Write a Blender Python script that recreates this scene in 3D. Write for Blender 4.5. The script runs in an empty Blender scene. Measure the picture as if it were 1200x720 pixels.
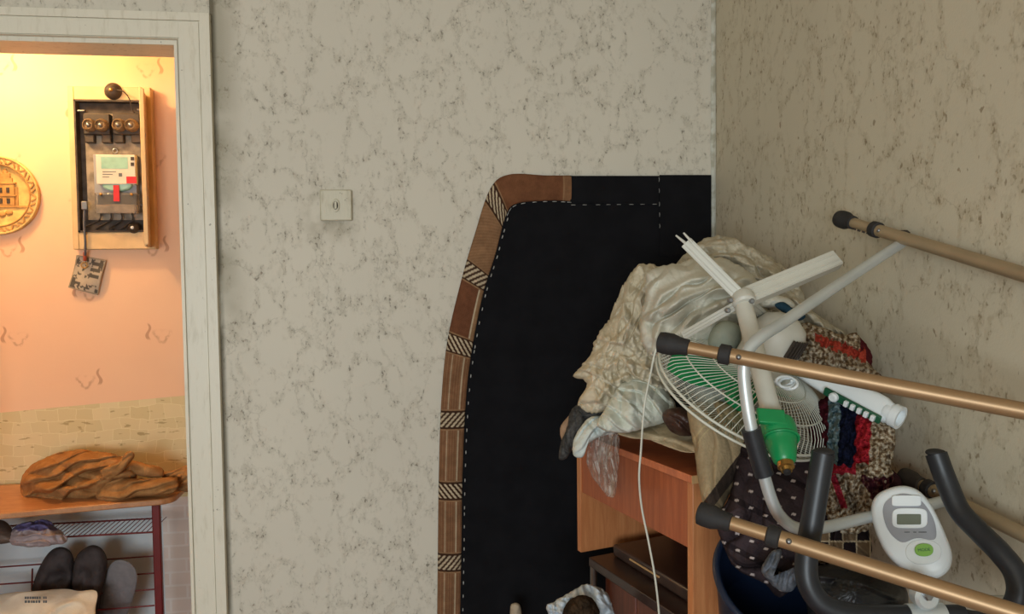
import bpy, math, random
import numpy as np
from mathutils import Vector, Matrix, noise

# ------------------------------------------------------------------ camera
random.seed(4)
C = bpy.context.scene.collection
FPX = 900.0
YAW, PITCH, ROLL = math.radians(7.6), math.radians(2.6), math.radians(0.7)
CAM = Vector((0.0, -2.2, 1.40))
XR = 0.907                                    # right wall
YH = 0.75                                     # far wall of the hallway
F0 = Vector((math.sin(YAW), math.cos(YAW), 0))
R0 = Vector((math.cos(YAW), -math.sin(YAW), 0))
FW = (F0 * math.cos(PITCH) - Vector((0, 0, 1)) * math.sin(PITCH)).normalized()
U0 = R0.cross(FW).normalized()
RT = (R0 * math.cos(ROLL) - U0 * math.sin(ROLL)).normalized()
UP = (U0 * math.cos(ROLL) + R0 * math.sin(ROLL)).normalized()
cd = bpy.data.cameras.new('camera')
cam = bpy.data.objects.new('camera', cd)
C.objects.link(cam)
cd.sensor_width = 36.0
cd.lens = 36.0 * FPX / 1200.0
cd.clip_start = 0.02
cam.matrix_world = Matrix(((RT.x, UP.x, -FW.x, CAM.x), (RT.y, UP.y, -FW.y, CAM.y), (RT.z, UP.z, -FW.z, CAM.z), (0, 0, 0, 1)))
bpy.context.scene.camera = cam

# ------------------------------------------------------------------ light
world = bpy.data.worlds.new('world')
bpy.context.scene.world = world
world.use_nodes = True
world.node_tree.nodes['Background'].inputs[0].default_value = (0.75, 0.88, 1.0, 1)
world.node_tree.nodes['Background'].inputs[1].default_value = 0.8


def area(name, loc, target, sx, sy, energy, col):
    l = bpy.data.lights.new(name, 'AREA')
    l.shape = 'RECTANGLE'
    l.size, l.size_y, l.energy, l.color = sx, sy, energy, col
    o = bpy.data.objects.new(name, l)
    C.objects.link(o)
    o.location = loc
    o.rotation_euler = (Vector(target) - Vector(loc)).to_track_quat('-Z', 'Y').to_euler()
    return o


area('window_daylight', (-0.95, -4.3, 1.20), (-0.75, 0, 0.80), 1.5, 1.0, 58, (0.85, 0.95, 1.0))
rl = bpy.data.lights.new('room_lamp_light', 'POINT')
rl.energy, rl.color, rl.shadow_soft_size = 3.5, (1.0, 0.80, 0.55), 0.12
rlo = bpy.data.objects.new('room_lamp_light', rl)
C.objects.link(rlo)
rlo.location = (-0.9, -2.3, 2.30)
hl = bpy.data.lights.new('hall_bulb_light', 'POINT')
hl.energy, hl.color, hl.shadow_soft_size = 21.0, (1.0, 0.64, 0.29), 0.05
hlo = bpy.data.objects.new('hall_bulb_light', hl)
C.objects.link(hlo)
hlo.location = (-1.42, 0.36, 2.28)

vs = bpy.context.scene.view_settings
vs.view_transform, vs.look, vs.gamma, vs.use_curve_mapping = 'Standard', 'None', 1.0, False
vs.exposure = 0.35
bpy.context.scene.cycles.use_denoising = True


# ------------------------------------------------------------------ helpers
def ray(px, py):
    return FW + RT * ((px - 600) / FPX) + UP * ((360 - py) / FPX)


def at(px, py, d):
    return CAM + ray(px, py) * d


def Wy(px, py, y=0.0):
    r = ray(px, py)
    return CAM + r * ((y - CAM.y) / r.y)


def Wz(px, py, z):
    r = ray(px, py)
    return CAM + r * ((z - CAM.z) / r.z)


def proj(p):
    q = Vector(p) - CAM
    d = q.dot(FW)
    return (600 + FPX * q.dot(RT) / d, 360 - FPX * q.dot(UP) / d, d)


def cr(pts, n=8, closed=False):
    """Catmull-Rom through Vectors"""
    P = [Vector(p) for p in pts]
    m = len(P)
    out = []
    for i in range(m if closed else m - 1):
        if closed:
            a, b, c, d = P[(i - 1) % m], P[i], P[(i + 1) % m], P[(i + 2) % m]
        else:
            a, b, c, d = P[max(i - 1, 0)], P[i], P[i + 1], P[min(i + 2, m - 1)]
        for k in range(n):
            t = k / n
            out.append(0.5 * ((2 * b) + (c - a) * t + (2 * a - 5 * b + 4 * c - d) * t * t + (3 * b - a - 3 * c + d) * t ** 3))
    if not closed:
        out.append(P[-1])
    return out


class MB:
    def __init__(self):
        self.v, self.f, self.c = [], [], []

    def add(self, vs_, fs_):
        b = len(self.v)
        self.v += [Vector(v) for v in vs_]
        self.f += [tuple(i + b for i in f) for f in fs_]
        return self

    def box(self, c, a, b, d):
        c, a, b, d = Vector(c), Vector(a), Vector(b), Vector(d)
        if a.cross(b).dot(d) < 0:
            a = -a
        vs_ = [c + a * i + b * j + d * k for k in (-1, 1) for j in (-1, 1) for i in (-1, 1)]
        return self.add(vs_, [(0, 2, 3, 1), (4, 5, 7, 6), (0, 1, 5, 4), (2, 6, 7, 3), (0, 4, 6, 2), (1, 3, 7, 5)])

    def bb(self, x0, x1, y0, y1, z0, z1):
        return self.box(((x0 + x1) / 2, (y0 + y1) / 2, (z0 + z1) / 2), ((x1 - x0) / 2, 0, 0), (0, (y1 - y0) / 2, 0), (0, 0, (z1 - z0) / 2))

    def loft(self, rings, closed_caps=True):
        n = len(rings[0])
        vs_ = [p for r in rings for p in r]
        fs_ = []
        for i in range(len(rings) - 1):
            for j in range(n):
                a, b = i * n + j, i * n + (j + 1) % n
                fs_.append((a, b, b + n, a + n))
        if closed_caps:
            fs_.append(tuple(range(n))[::-1])
            fs_.append(tuple((len(rings) - 1) * n + j for j in range(n)))
        return self.add(vs_, fs_)

    def tube(self, pts, r, n=12, caps=True):
        P = [Vector(p) for p in pts]
        m = len(P)
        rad = r if isinstance(r, (list, tuple)) else [r] * m
        T = [(P[min(i + 1, m - 1)] - P[max(i - 1, 0)]).normalized() for i in range(m)]
        u = T[0].orthogonal().normalized()
        rings = []
        for i in range(m):
            u = (u - T[i] * u.dot(T[i])).normalized()
            w = T[i].cross(u)
            rings.append([P[i] + (u * math.cos(2 * math.pi * k / n) + w * math.sin(2 * math.pi * k / n)) * rad[i] for k in range(n)])
        return self.loft(rings, caps)

    def ring(self, O, X, Y, R, r, n=64, k=8, ry=None):
        ry = R if ry is None else ry
        Z = X.cross(Y).normalized()
        rings = []
        for i in range(n):
            a = 2 * math.pi * i / n
            c = O + X * (R * math.cos(a)) + Y * (ry * math.sin(a))
            e = (X * math.cos(a) + Y * math.sin(a))
            rings.append([c + (e * math.cos(2 * math.pi * j / k) + Z * math.sin(2 * math.pi * j / k)) * r for j in range(k)])
        vs_ = [p for q in rings for p in q]
        fs_ = []
        for i in range(n):
            for j in range(k):
                a, b = i * k + j, i * k + (j + 1) % k
                c, d = ((i + 1) % n) * k + j, ((i + 1) % n) * k + (j + 1) % k
                fs_.append((a, c, d, b))
        return self.add(vs_, fs_)

    def lathe(self, O, X, Y, Z, prof, n=32, sx=1, sy=1, caps=True):
        rings = [[O + X * (r * sx * math.cos(2 * math.pi * k / n)) + Y * (r * sy * math.sin(2 * math.pi * k / n)) + Z * h for k in range(n)] for r, h in prof]
        return self.loft(rings, caps)

    def ball(self, O, a, b, c, n=16, m=10):
        O = Vector(O)
        prof = []
        for i in range(m + 1):
            t = math.pi * i / m
            prof.append((max(math.sin(t), 0.002), -math.cos(t)))
        X, Y, Z = Vector(a), Vector(b), Vector(c)
        rings = [[O + X * (r * math.cos(2 * math.pi * k / n)) + Y * (r * math.sin(2 * math.pi * k / n)) + Z * h for k in range(n)] for r, h in prof]
        return self.loft(rings)


def obj(name, mb, mat, parent=None, smooth=False, bevel=0, cols=None, origin=None):
    """link ONE mesh object; vertices are in world space, moved to the thing's origin"""
    if parent is not None:
        p = parent
        while p.parent is not None:
            p = p.parent
        org = Vector(p.location)
    elif origin is not None:
        org = Vector(origin)
    else:
        a = np.array([tuple(v) for v in mb.v])
        org = Vector(((a[:, 0].min() + a[:, 0].max()) / 2, (a[:, 1].min() + a[:, 1].max()) / 2, a[:, 2].min()))
    me = bpy.data.meshes.new(name)
    me.from_pydata([v - org for v in mb.v], [], mb.f)
    me.update()
    if cols is not None:
        ca = me.color_attributes.new('Col', 'FLOAT_COLOR', 'POINT')
        ca.data.foreach_set('color', np.array([(c[0], c[1], c[2], 1.0) for c in cols], dtype=np.float32).ravel())
    me.materials.append(mat)
    if smooth:
        me.polygons.foreach_set('use_smooth', [True] * len(me.polygons))
    o = bpy.data.objects.new(name, me)
    C.objects.link(o)
    if parent is not None:
        o.parent = parent
    else:
        o.location = org
    if bevel:
        b = o.modifiers.new('bevel', 'BEVEL')
        b.width, b.segments, b.limit_method = bevel, 2, 'ANGLE'
        b.angle_limit = math.radians(50)
    if smooth == 'angle' or bevel:
        me.polygons.foreach_set('use_smooth', [True] * len(me.polygons))
        if hasattr(me, 'set_sharp_from_angle'):
            me.set_sharp_from_angle(angle=math.radians(38))
    return o


def thing(name, label, cat, loc, group=None):
    o = bpy.data.objects.new(name, None)
    o.empty_display_size = 0.05
    C.objects.link(o)
    o.location = loc
    o['label'], o['category'] = label, cat
    if group:
        o['group'] = group
    return o


def tag(o, label, cat, group=None):
    o['label'], o['category'] = label, cat
    if group:
        o['group'] = group
    return o


def struct(name, mb, mat, **k):
    o = obj(name, mb, mat, **k)
    o['kind'] = 'structure'
    return o


def stuff(o):
    o['kind'] = 'stuff'
    return o


def srgb(r, g, b):
    return tuple(((c / 255) / 12.92 if c / 255 <= 0.04045 else ((c / 255 + 0.055) / 1.055) ** 2.4) for c in (r, g, b))


class NT:
    def __init__(self, name, rough=0.7, metal=0.0):
        self.m = bpy.data.materials.new(name)
        self.m.use_nodes = True
        self.t = self.m.node_tree
        self.b = self.t.nodes['Principled BSDF']
        self.b.inputs['Roughness'].default_value = rough
        self.b.inputs['Metallic'].default_value = metal

    def put(self, sock, v):
        if isinstance(v, bpy.types.NodeSocket):
            self.t.links.new(v, sock)
        elif isinstance(v, (tuple, list)) and len(v) == 3 and sock.type == 'RGBA':
            sock.default_value = (*v, 1)
        else:
            sock.default_value = v

    def m_(self, op, a, b=0.0, c=None):
        n = self.t.nodes.new('ShaderNodeMath')
        n.operation = op
        self.put(n.inputs[0], a)
        self.put(n.inputs[1], b)
        if c is not None:
            self.put(n.inputs[2], c)
        return n.outputs[0]

    def obj(self):
        return self.t.nodes.new('ShaderNodeTexCoord').outputs['Object']

    def geo(self):
        return self.t.nodes.new('ShaderNodeNewGeometry').outputs['Position']

    def attr(self, name='Col'):
        n = self.t.nodes.new('ShaderNodeAttribute')
        n.attribute_name = name
        return n.outputs['Color']

    def map(self, v, scale=(1, 1, 1), loc=(0, 0, 0), rot=(0, 0, 0)):
        n = self.t.nodes.new('ShaderNodeMapping')
        self.put(n.inputs['Vector'], v)
        n.inputs['Scale'].default_value = scale
        n.inputs['Location'].default_value = loc
        n.inputs['Rotation'].default_value = rot
        return n.outputs[0]

    def noise(self, v, scale=5, detail=3, rough=0.5, dist=0.0):
        n = self.t.nodes.new('ShaderNodeTexNoise')
        self.put(n.inputs['Vector'], v)
        n.inputs['Scale'].default_value = scale
        n.inputs['Detail'].default_value = detail
        n.inputs['Roughness'].default_value = rough
        n.inputs['Distortion'].default_value = dist
        return n

    def voro(self, v, scale=5, feature='F1', rand=1.0):
        n = self.t.nodes.new('ShaderNodeTexVoronoi')
        n.feature = feature
        self.put(n.inputs['Vector'], v)
        n.inputs['Scale'].default_value = scale
        n.inputs['Randomness'].default_value = rand
        return n

    def rng(self, v, a, b, c=0.0, d=1.0):
        n = self.t.nodes.new('ShaderNodeMapRange')
        n.clamp = True
        n.interpolation_type = 'SMOOTHSTEP'
        for i, x in enumerate((v, a, b, c, d)):
            self.put(n.inputs[i], x)
        return n.outputs[0]

    def mix(self, f, a, b, mode='MIX'):
        n = self.t.nodes.new('ShaderNodeMix')
        n.data_type = 'RGBA'
        n.blend_type = mode
        self.put(n.inputs[0], f)
        self.put(n.inputs[6], a)
        self.put(n.inputs[7], b)
        return n.outputs[2]

    def sep(self, v):
        n = self.t.nodes.new('ShaderNodeSeparateXYZ')
        self.put(n.inputs[0], v)
        return n.outputs

    def vmix(self, v, col, k):
        """v + (col-0.5)*k"""
        a = self.t.nodes.new('ShaderNodeVectorMath')
        a.operation = 'SUBTRACT'
        self.put(a.inputs[0], col)
        a.inputs[1].default_value = (0.5, 0.5, 0.5)
        b = self.t.nodes.new('ShaderNodeVectorMath')
        b.operation = 'MULTIPLY_ADD'
        self.put(b.inputs[0], a.outputs[0])
        b.inputs[1].default_value = (k, k, k)
        self.put(b.inputs[2], v)
        return b.outputs[0]

    def color(self, c):
        self.put(self.b.inputs['Base Color'], c)
        return self

    def bump(self, h, strength=0.3, dist=0.002):
        n = self.t.nodes.new('ShaderNodeBump')
        n.inputs['Strength'].default_value = strength
        n.inputs['Distance'].default_value = dist
        self.put(n.inputs['Height'], h)
        self.t.links.new(n.outputs[0], self.b.inputs['Normal'])
        return self


def flat(name, rgb, rough=0.6, metal=0.0, var=0.12, scale=25, bump=0.0, spec=None, coat=0.0):
    n = NT(name, rough, metal)
    c = srgb(*rgb)
    o = n.obj()
    f = n.noise(o, scale, 4).outputs['Fac']
    dark = tuple(x * (1 - var * 2) for x in c)
    lite = tuple(min(1, x * (1 + var)) for x in c)
    n.color(n.mix(n.rng(f, 0.3, 0.7), dark, lite))
    if bump:
        n.bump(n.noise(o, scale * 8, 3).outputs['Fac'], bump, 0.001)
    if spec is not None:
        n.b.inputs['Specular IOR Level'].default_value = spec
    if coat:
        n.b.inputs['Coat Weight'].default_value = coat
    return n.m


# ------------------------------------------------------------------ wall materials
def wallpaper(name, base, vein, fleck, axis, rust=0.0, veil=0.6, flk=1.0):
    n = NT(name, 0.75)
    g = n.geo()
    # the two papered walls: u along the wall, z up
    if axis == 'y':
        g = n.map(g, rot=(0, 0, math.radians(90)), loc=(3.3, 0, 0))
    p = n.map(g, scale=(1, 0.001, 0.68))
    w = n.noise(p, 9, 4, 0.6).outputs['Color']
    p2 = n.vmix(p, w, 0.10)
    w2 = n.noise(p, 42, 3, 0.6).outputs['Color']
    p3 = n.vmix(p2, w2, 0.028)
    e = n.voro(p3, 9.5, 'DISTANCE_TO_EDGE').outputs['Distance']
    e2 = n.voro(n.map(p3, loc=(4.1, 0, 2.7)), 15, 'DISTANCE_TO_EDGE').outputs['Distance']
    patch = n.rng(n.noise(p, 7, 2).outputs['Fac'], 0.38, 0.6)
    near = n.rng(e, 0.14, 0.015)
    near2 = n.m_('MULTIPLY', n.rng(e2, 0.11, 0.01), patch)
    vein_m = n.m_('MAXIMUM', near, near2)
    brk = n.rng(n.noise(p, 34, 3, 0.7).outputs['Fac'], 0.42, 0.62)
    vm = n.m_('MULTIPLY', vein_m, brk)
    sp = n.rng(n.noise(n.map(p, loc=(7, 0, 1)), 120, 2, 0.6).outputs['Fac'], 0.53, 0.66)
    fm = n.m_('MULTIPLY', n.m_('MULTIPLY', vm, sp), flk)
    tone = n.rng(n.noise(p, 2.2, 2).outputs['Fac'], 0.3, 0.7)
    c0 = n.mix(tone, tuple(x * 0.94 for x in srgb(*base)), srgb(*base))
    c1 = n.mix(n.m_('MULTIPLY', vm, veil), c0, srgb(*vein))
    c2 = n.mix(fm, c1, srgb(*fleck))
    thin = n.m_('MULTIPLY', n.rng(e, 0.02, 0.0), n.rng(n.noise(p, 15, 2).outputs['Fac'], 0.45, 0.6))
    c3 = n.mix(n.m_('MULTIPLY', thin, 0.22), c2, srgb(*fleck))
    if rust:
        rs = n.rng(n.noise(n.map(p, loc=(1, 0, 5)), 60, 2).outputs['Fac'], 0.66, 0.72)
        c3 = n.mix(n.m_('MULTIPLY', rs, rust), c3, srgb(112, 88, 52))
    if axis == 'x':
        # painted dark gap and grime beside the door casing, grime below the switch
        s = n.sep(n.geo())
        k = n.rng(s[0], GRX, GRX + 0.10, 1.0, 0.0)
        k = n.m_('MULTIPLY', k, n.m_('GREATER_THAN', s[0], GRX - .004))
        k = n.m_('MULTIPLY', k, n.rng(n.noise(n.geo(), 5, 3).outputs['Fac'], 0.35, 0.65))
        k = n.m_('MULTIPLY', k, n.rng(s[2], 0.9, 1.25))
        c3 = n.mix(n.m_('MULTIPLY', k, 0.55), c3, srgb(120, 112, 84))
        kk = n.m_('MULTIPLY', n.rng(s[0], GRX + .004, GRX + .016, 1.0, 0.0), n.rng(n.noise(n.map(n.geo(), scale=(1, 1, .4)), 12, 3).outputs['Fac'], 0.3, 0.5))
        kk = n.m_('MULTIPLY', kk, n.m_('GREATER_THAN', s[0], GRX - .004))
        c3 = n.mix(n.m_('MULTIPLY', kk, 0.75), c3, srgb(84, 76, 54))
        d = n.m_('ABSOLUTE', n.m_('SUBTRACT', s[0], SWX - 0.02))
        k2 = n.m_('MULTIPLY', n.rng(d, 0.10, 0.02), n.rng(n.m_('ABSOLUTE', n.m_('SUBTRACT', s[2], SWZ - 0.03)), 0.09, 0.02))
        k2 = n.m_('MULTIPLY', k2, n.rng(n.noise(n.geo(), 14, 3).outputs['Fac'], 0.35, 0.6))
        c3 = n.mix(n.m_('MULTIPLY', k2, 0.45), c3, srgb(120, 110, 80))
    n.color(c3)
    n.bump(n.m_('ADD', n.noise(p, 300, 2).outputs['Fac'], vm), 0.25, 0.0012)
    return n.m


GRX = (Wy(250, 100).x + Wy(264, 600).x) / 2
sw = Wy(394, 241)
SWX, SWZ = sw.x, sw.z
M = {}
M['paper'] = wallpaper('mottled_wallpaper', (217, 210, 194), (176, 168, 150), (112, 104, 90), 'x', 0, 0.42, 0.8)
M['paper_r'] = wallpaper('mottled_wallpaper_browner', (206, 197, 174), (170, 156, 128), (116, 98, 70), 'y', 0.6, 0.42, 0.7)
M['casing'] = None


def aged_paint(name, base, worn, amt=0.4):
    n = NT(name, 0.45)
    g = n.geo()
    f = n.rng(n.noise(n.map(g, scale=(6, 6, 1.2)), 9, 5, 0.65).outputs['Fac'], 0.5, 0.72)
    c = n.mix(n.m_('MULTIPLY', f, amt), srgb(*base), srgb(*worn))
    chip = n.rng(n.noise(g, 55, 3).outputs['Fac'], 0.70, 0.74)
    c = n.mix(n.m_('MULTIPLY', chip, 0.6), c, srgb(110, 104, 90))
    n.color(c)
    n.bump(n.noise(n.map(g, scale=(4, 4, 0.6)), 40, 3).outputs['Fac'], 0.3, 0.002)
    return n.m


M['casing'] = aged_paint('old_white_gloss_paint', (228, 222, 204), (190, 180, 154))
M['plain'] = flat('warm_plaster', (196, 186, 164), 0.9, 0, 0.03, 3)
M['ceil'] = flat('ceiling_whitewash', (214, 200, 172), 0.9, 0, 0.03, 3)


def floor_mat():
    n = NT('worn_floorboards', 0.45)
    g = n.geo()
    x = n.m_('FRACT', n.m_('MULTIPLY', n.sep(g)[0], 8.0))
    gap = n.rng(n.m_('ABSOLUTE', n.m_('SUBTRACT', x, 0.5)), 0.47, 0.49)
    gr = n.noise(n.map(g, scale=(14, 1, 1)), 6, 4).outputs['Fac']
    n.color(n.mix(gap, n.mix(gr, srgb(150, 96, 60), srgb(112, 68, 40)), srgb(40, 24, 14)))
    return n.m


M['floor'] = floor_mat()


def hall_paper():
    n = NT('hallway_wallpaper', 0.8)
    g = n.geo()
    s = n.sep(g)
    # staggered little curled sprigs
    PU, PV = 0.245, 0.32
    X = n.m_('DIVIDE', n.m_('ADD', s[0], 10.0 + SPX), PU)
    Z0 = n.m_('DIVIDE', n.m_('ADD', s[2], 10.0 + SPZ), PV)
    col = n.m_('FLOOR', X)
    odd = n.m_('MODULO', col, 2.0)
    Z = n.m_('ADD', Z0, n.m_('MULTIPLY', odd, 0.5))
    u = n.m_('MULTIPLY', n.m_('SUBTRACT', n.m_('FRACT', X), 0.5), PU)
    v = n.m_('MULTIPLY', n.m_('SUBTRACT', n.m_('FRACT', Z), 0.5), PV)
    sgn = n.m_('SUBTRACT', n.m_('MULTIPLY', n.m_('MODULO', n.m_('FLOOR', Z), 2.0), 2.0), 1.0)
    u = n.m_('MULTIPLY', u, sgn)
    cx = n.m_('MULTIPLY', n.m_('SINE', n.m_('MULTIPLY', v, 110.0)), 0.0055)
    st = n.m_('ABSOLUTE', n.m_('SUBTRACT', u, n.m_('SUBTRACT', cx, 0.035)))
    inr = n.rng(n.m_('ABSOLUTE', v), 0.034, 0.022)
    thick = n.m_('ADD', 0.0022, n.m_('MULTIPLY', n.rng(v, 0.03, -0.035), 0.003))
    stem = n.m_('MULTIPLY', n.rng(n.m_('SUBTRACT', st, thick), 0.003, 0.0), inr)
    # petals: arcs of a small blossom
    du, dv = n.m_('SUBTRACT', u, 0.012), n.m_('ADD', v, 0.012)
    rr = n.m_('SQRT', n.m_('ADD', n.m_('MULTIPLY', du, du), n.m_('MULTIPLY', n.m_('MULTIPLY', dv, dv), 1.3)))
    ang = n.m_('ARCTAN2', dv, du)
    pr = n.m_('ADD', 0.026, n.m_('MULTIPLY', n.m_('SINE', n.m_('MULTIPLY', ang, 3.0)), 0.007))
    ptl = n.rng(n.m_('ABSOLUTE', n.m_('SUBTRACT', rr, pr)), 0.010, 0.0)
    ptl = n.m_('MULTIPLY', ptl, n.rng(dv, 0.025, -0.005))
    nz = n.rng(n.noise(g, 90, 3).outputs['Fac'], 0.3, 0.6)
    mot = n.m_('MAXIMUM', n.m_('MULTIPLY', stem, 0.6), n.m_('MULTIPLY', n.m_('MULTIPLY', ptl, nz), 0.5))
    peach = n.mix(n.noise(g, 4, 2).outputs['Fac'], srgb(240, 194, 158), srgb(246, 206, 170))
    top = n.mix(mot, peach, srgb(176, 118, 88))
    # lower paper: staggered pressed blocks with small dashes
    br = n.t.nodes.new('ShaderNodeTexBrick')
    n.put(br.inputs['Vector'], n.vmix(n.map(g, rot=(math.radians(90), 0, 0)), n.noise(g, 9, 3).outputs['Color'], 0.05))
    br.inputs['Scale'].default_value = 1.0
    br.inputs['Brick Width'].default_value = 0.062
    br.inputs['Row Height'].default_value = 0.042
    br.inputs['Mortar Size'].default_value = 0.001
    br.inputs['Color1'].default_value = (*srgb(228, 212, 168), 1)
    br.inputs['Color2'].default_value = (*srgb(214, 198, 150), 1)
    br.inputs['Mortar'].default_value = (*srgb(232, 220, 176), 1)
    dash = n.rng(n.noise(n.map(g, scale=(1, 1, 3.5)), 22, 2).outputs['Fac'], 0.66, 0.70)
    low = n.mix(n.m_('MULTIPLY', dash, 0.6), br.outputs['Color'], srgb(150, 126, 74))
    line = n.m_('SUBTRACT', s[2], n.m_('MULTIPLY', n.m_('SUBTRACT', s[0], LWX), LSL))
    f1 = n.m_('GREATER_THAN', line, LWZ)
    c = n.mix(f1, low, top)
    pale = n.mix(n.noise(g, 18, 3).outputs['Fac'], srgb(206, 214, 218), srgb(220, 226, 228))
    bl = n.t.nodes.new('ShaderNodeTexBrick')
    n.put(bl.inputs['Vector'], n.map(g, rot=(math.radians(90), 0, 0)))
    bl.inputs['Scale'].default_value = 1.0
    bl.inputs['Brick Width'].default_value = 0.12
    bl.inputs['Row Height'].default_value = 0.05
    bl.inputs['Mortar Size'].default_value = 0.004
    bl.inputs['Color1'].default_value = (*srgb(226, 210, 198), 1)
    bl.inputs['Color2'].default_value = (*srgb(230, 216, 206), 1)
    bl.inputs['Mortar'].default_value = (*srgb(234, 224, 216), 1)
    pale = n.mix(n.m_('GREATER_THAN', s[0], PBX), pale, bl.outputs['Color'])
    f2 = n.m_('GREATER_THAN', s[2], LBZ)
    n.color(n.mix(f2, pale, c))
    n.bump(n.noise(g, 150, 2).outputs['Fac'], 0.2, 0.001)
    return n.m


a_, b_ = Wy(0, 484, YH), Wy(225, 463, YH)
LWX, LWZ, LSL = a_.x, a_.z, (b_.z - a_.z) / (b_.x - a_.x)
LBZ = Wy(100, 588, YH).z
PBX = Wy(192, 650, YH).x
sp_ = Wy(128, 364, YH)
SPX = -sp_.x
SPZ = -sp_.z
M['hall'] = hall_paper()

# ------------------------------------------------------------------ room shell
dxr = (Wy(207, 60).x + Wy(232, 680).x) / 2     # right edge of the door opening
dzt = Wy(110, 60, 0.12).z                            # top of the opening
dxl = dxr - 0.86
XL, YB, ZC = -2.6, -4.4, 2.62
TW = 0.12
w = MB()
w.bb(dxr, XR + 0.12, 0, TW, 0, ZC)
w.bb(XL, dxl, 0, TW, 0, ZC)
w.bb(dxl, dxr, 0, TW, dzt, ZC)
struct('wall_back', w, M['paper'], origin=(0, 0, 0))
struct('wall_right', MB().bb(XR, XR + 0.12, YB, 0, 0, ZC), M['paper_r'], origin=(0, 0, 0))
struct('wall_left', MB().bb(XL - 0.12, XL, YB, TW, 0, ZC), M['plain'], origin=(0, 0, 0))
w = MB()
w.bb(XL - .12, -1.75, YB - .12, YB, 0, ZC).bb(-0.15, XR + .12, YB - .12, YB, 0, ZC)
w.bb(-1.75, -.15, YB - .12, YB, 0, 0.75).bb(-1.75, -.15, YB - .12, YB, 2.15, ZC)
struct('wall_front', w, M['plain'], origin=(0, 0, 0))
wf = MB()
for x in (-1.73, -0.95, -0.17):
    wf.bb(x - .025, x + .025, YB - .09, YB - .04, .77, 2.13)
for z in (0.79, 2.11):
    wf.bb(-1.75, -.15, YB - .09, YB - .04, z - .025, z + .025)
struct('window_1', wf, M['casing'], origin=(0, 0, 0))
struct('floor', MB().bb(XL - .12, XR + .12, YB - .12, YH + .12, -0.08, 0), M['floor'], origin=(0, 0, 0))
struct('ceiling', MB().bb(XL - .12, XR + .12, YB - .12, YH + .12, ZC, ZC + .08), M['ceil'], origin=(0, 0, 0))
struct('wall_hall', MB().bb(-2.6, 0.6, YH, YH + .1, 0, ZC), M['hall'], origin=(0, 0, 0))
struct('wall_hall_end', MB().bb(0.6, 0.7, TW, YH + .1, 0, ZC), M['hall'], origin=(0, 0, 0))
struct('wall_hall_far', MB().bb(-2.7, -2.6, TW, YH + .1, 0, ZC), M['hall'], origin=(0, 0, 0))

# door casing: flat board with an inner bead and a raised outer strip
cxo, czo = GRX, (Wy(0, 11).z + Wy(247, 18).z) / 2
cas = MB()
W_, H_ = cxo - dxr, czo - dzt
for (a, b, y) in ((0, 0.012, 0.020), (0.012, 0.055, 0.013), (0.055, 0.66, 0.0175), (0.66, 0.70, 0.0145), (0.70, 1.0, 0.022)):
    fx, fz = (lambda t: t * W_), (lambda t: t * H_)
    cas.bb(dxr + fx(a), dxr + fx(b), -y, 0.0, 0, dzt + fz(b))
    cas.bb(dxl - fx(b), dxl - fx(a), -y, 0.0, 0, dzt + fz(b))
    cas.bb(dxl - fx(a), dxr + fx(a), -y, 0.0, dzt + fz(a), dzt + fz(b))
struct('trim_1', cas, M['casing'], bevel=0.002, origin=(0, 0, 0))
jm = MB().bb(dxr - .012, dxr + .004, -.004, TW, 0, dzt - .012).bb(dxl - .004, dxl + .012, -.004, TW, 0, dzt - .012).bb(dxl, dxr, -.004, TW, dzt - .012, dzt + .004)
struct('door_1', jm, M['casing'], origin=(0, 0, 0))
# wallpaper seam strip in the corner
seam = NT('pale_torn_paper', 0.8)
seam.color(seam.mix(seam.rng(seam.noise(seam.geo(), 30, 3).outputs['Fac'], .4, .6), srgb(206, 206, 194), srgb(176, 172, 154)))
ss = MB()
prev = []
for i in range(61):
    z = 0.9 + (ZC - .9) * i / 60
    e = 0.012 + 0.005 * noise.noise((z * 7, 3, 0))
    prev.append((Vector((XR - e, -.0015, z)), Vector((XR - .0015, -.0015, z)), Vector((XR - .0015, -.006 - .4 * e, z)), Vector((XR - e * .4, -.004, z))))
ss.loft([list(p) for p in prev])
struct('trim_2', ss, seam.m, origin=(0, 0, 0))

# ------------------------------------------------------------------ common materials
M['blackcloth'] = flat('black_cotton', (22, 22, 25), 0.95, 0, 0.1, 14, 0.3, spec=0.15)
M['thread'] = flat('white_thread', (176, 176, 172), 0.8)
M['plate'] = aged_paint('yellowed_switch_plastic', (204, 197, 174), (160, 150, 120), 0.6)
M['rubber'] = flat('black_rubber', (38, 36, 36), 0.75, 0, 0.1, 40, 0.2)
M['rubber_brown'] = flat('brown_black_rubber', (62, 54, 48), 0.75, 0, 0.1, 40, 0.2)
M['bronze'] = flat('bronze_anodised_aluminium', (166, 134, 98), 0.42, 0.5, 0.05, 12)
M['bronze2'] = flat('pale_bronze_aluminium', (172, 152, 122), 0.45, 0.45, 0.05, 12)
M['silver'] = flat('brushed_aluminium', (208, 214, 214), 0.4, 0.5, 0.05, 12)
M['steel'] = flat('grey_steel', (150, 152, 154), 0.35, 0.9, 0.05, 20)
M['whiteplas'] = flat('cool_white_plastic', (226, 232, 234), 0.38, 0, 0.02, 12)
M['creamplas'] = flat('aged_cream_plastic', (206, 204, 192), 0.45, 0, 0.04, 12)
M['creamwire'] = flat('cream_coated_wire', (212, 212, 198), 0.4, 0, 0.03, 12)
M['greenplas'] = flat('green_plastic', (22, 142, 80), 0.35, 0, 0.06, 12)
M['darkgreen'] = flat('dark_green_plastic', (24, 84, 58), 0.4, 0, 0.06, 12)
M['foam'] = flat('black_foam_grip', (34, 37, 42), 0.42, 0, 0.08, 40, 0.1)
M['greyplas'] = flat('grey_plastic', (150, 152, 158), 0.45, 0, 0.03, 20)
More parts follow.
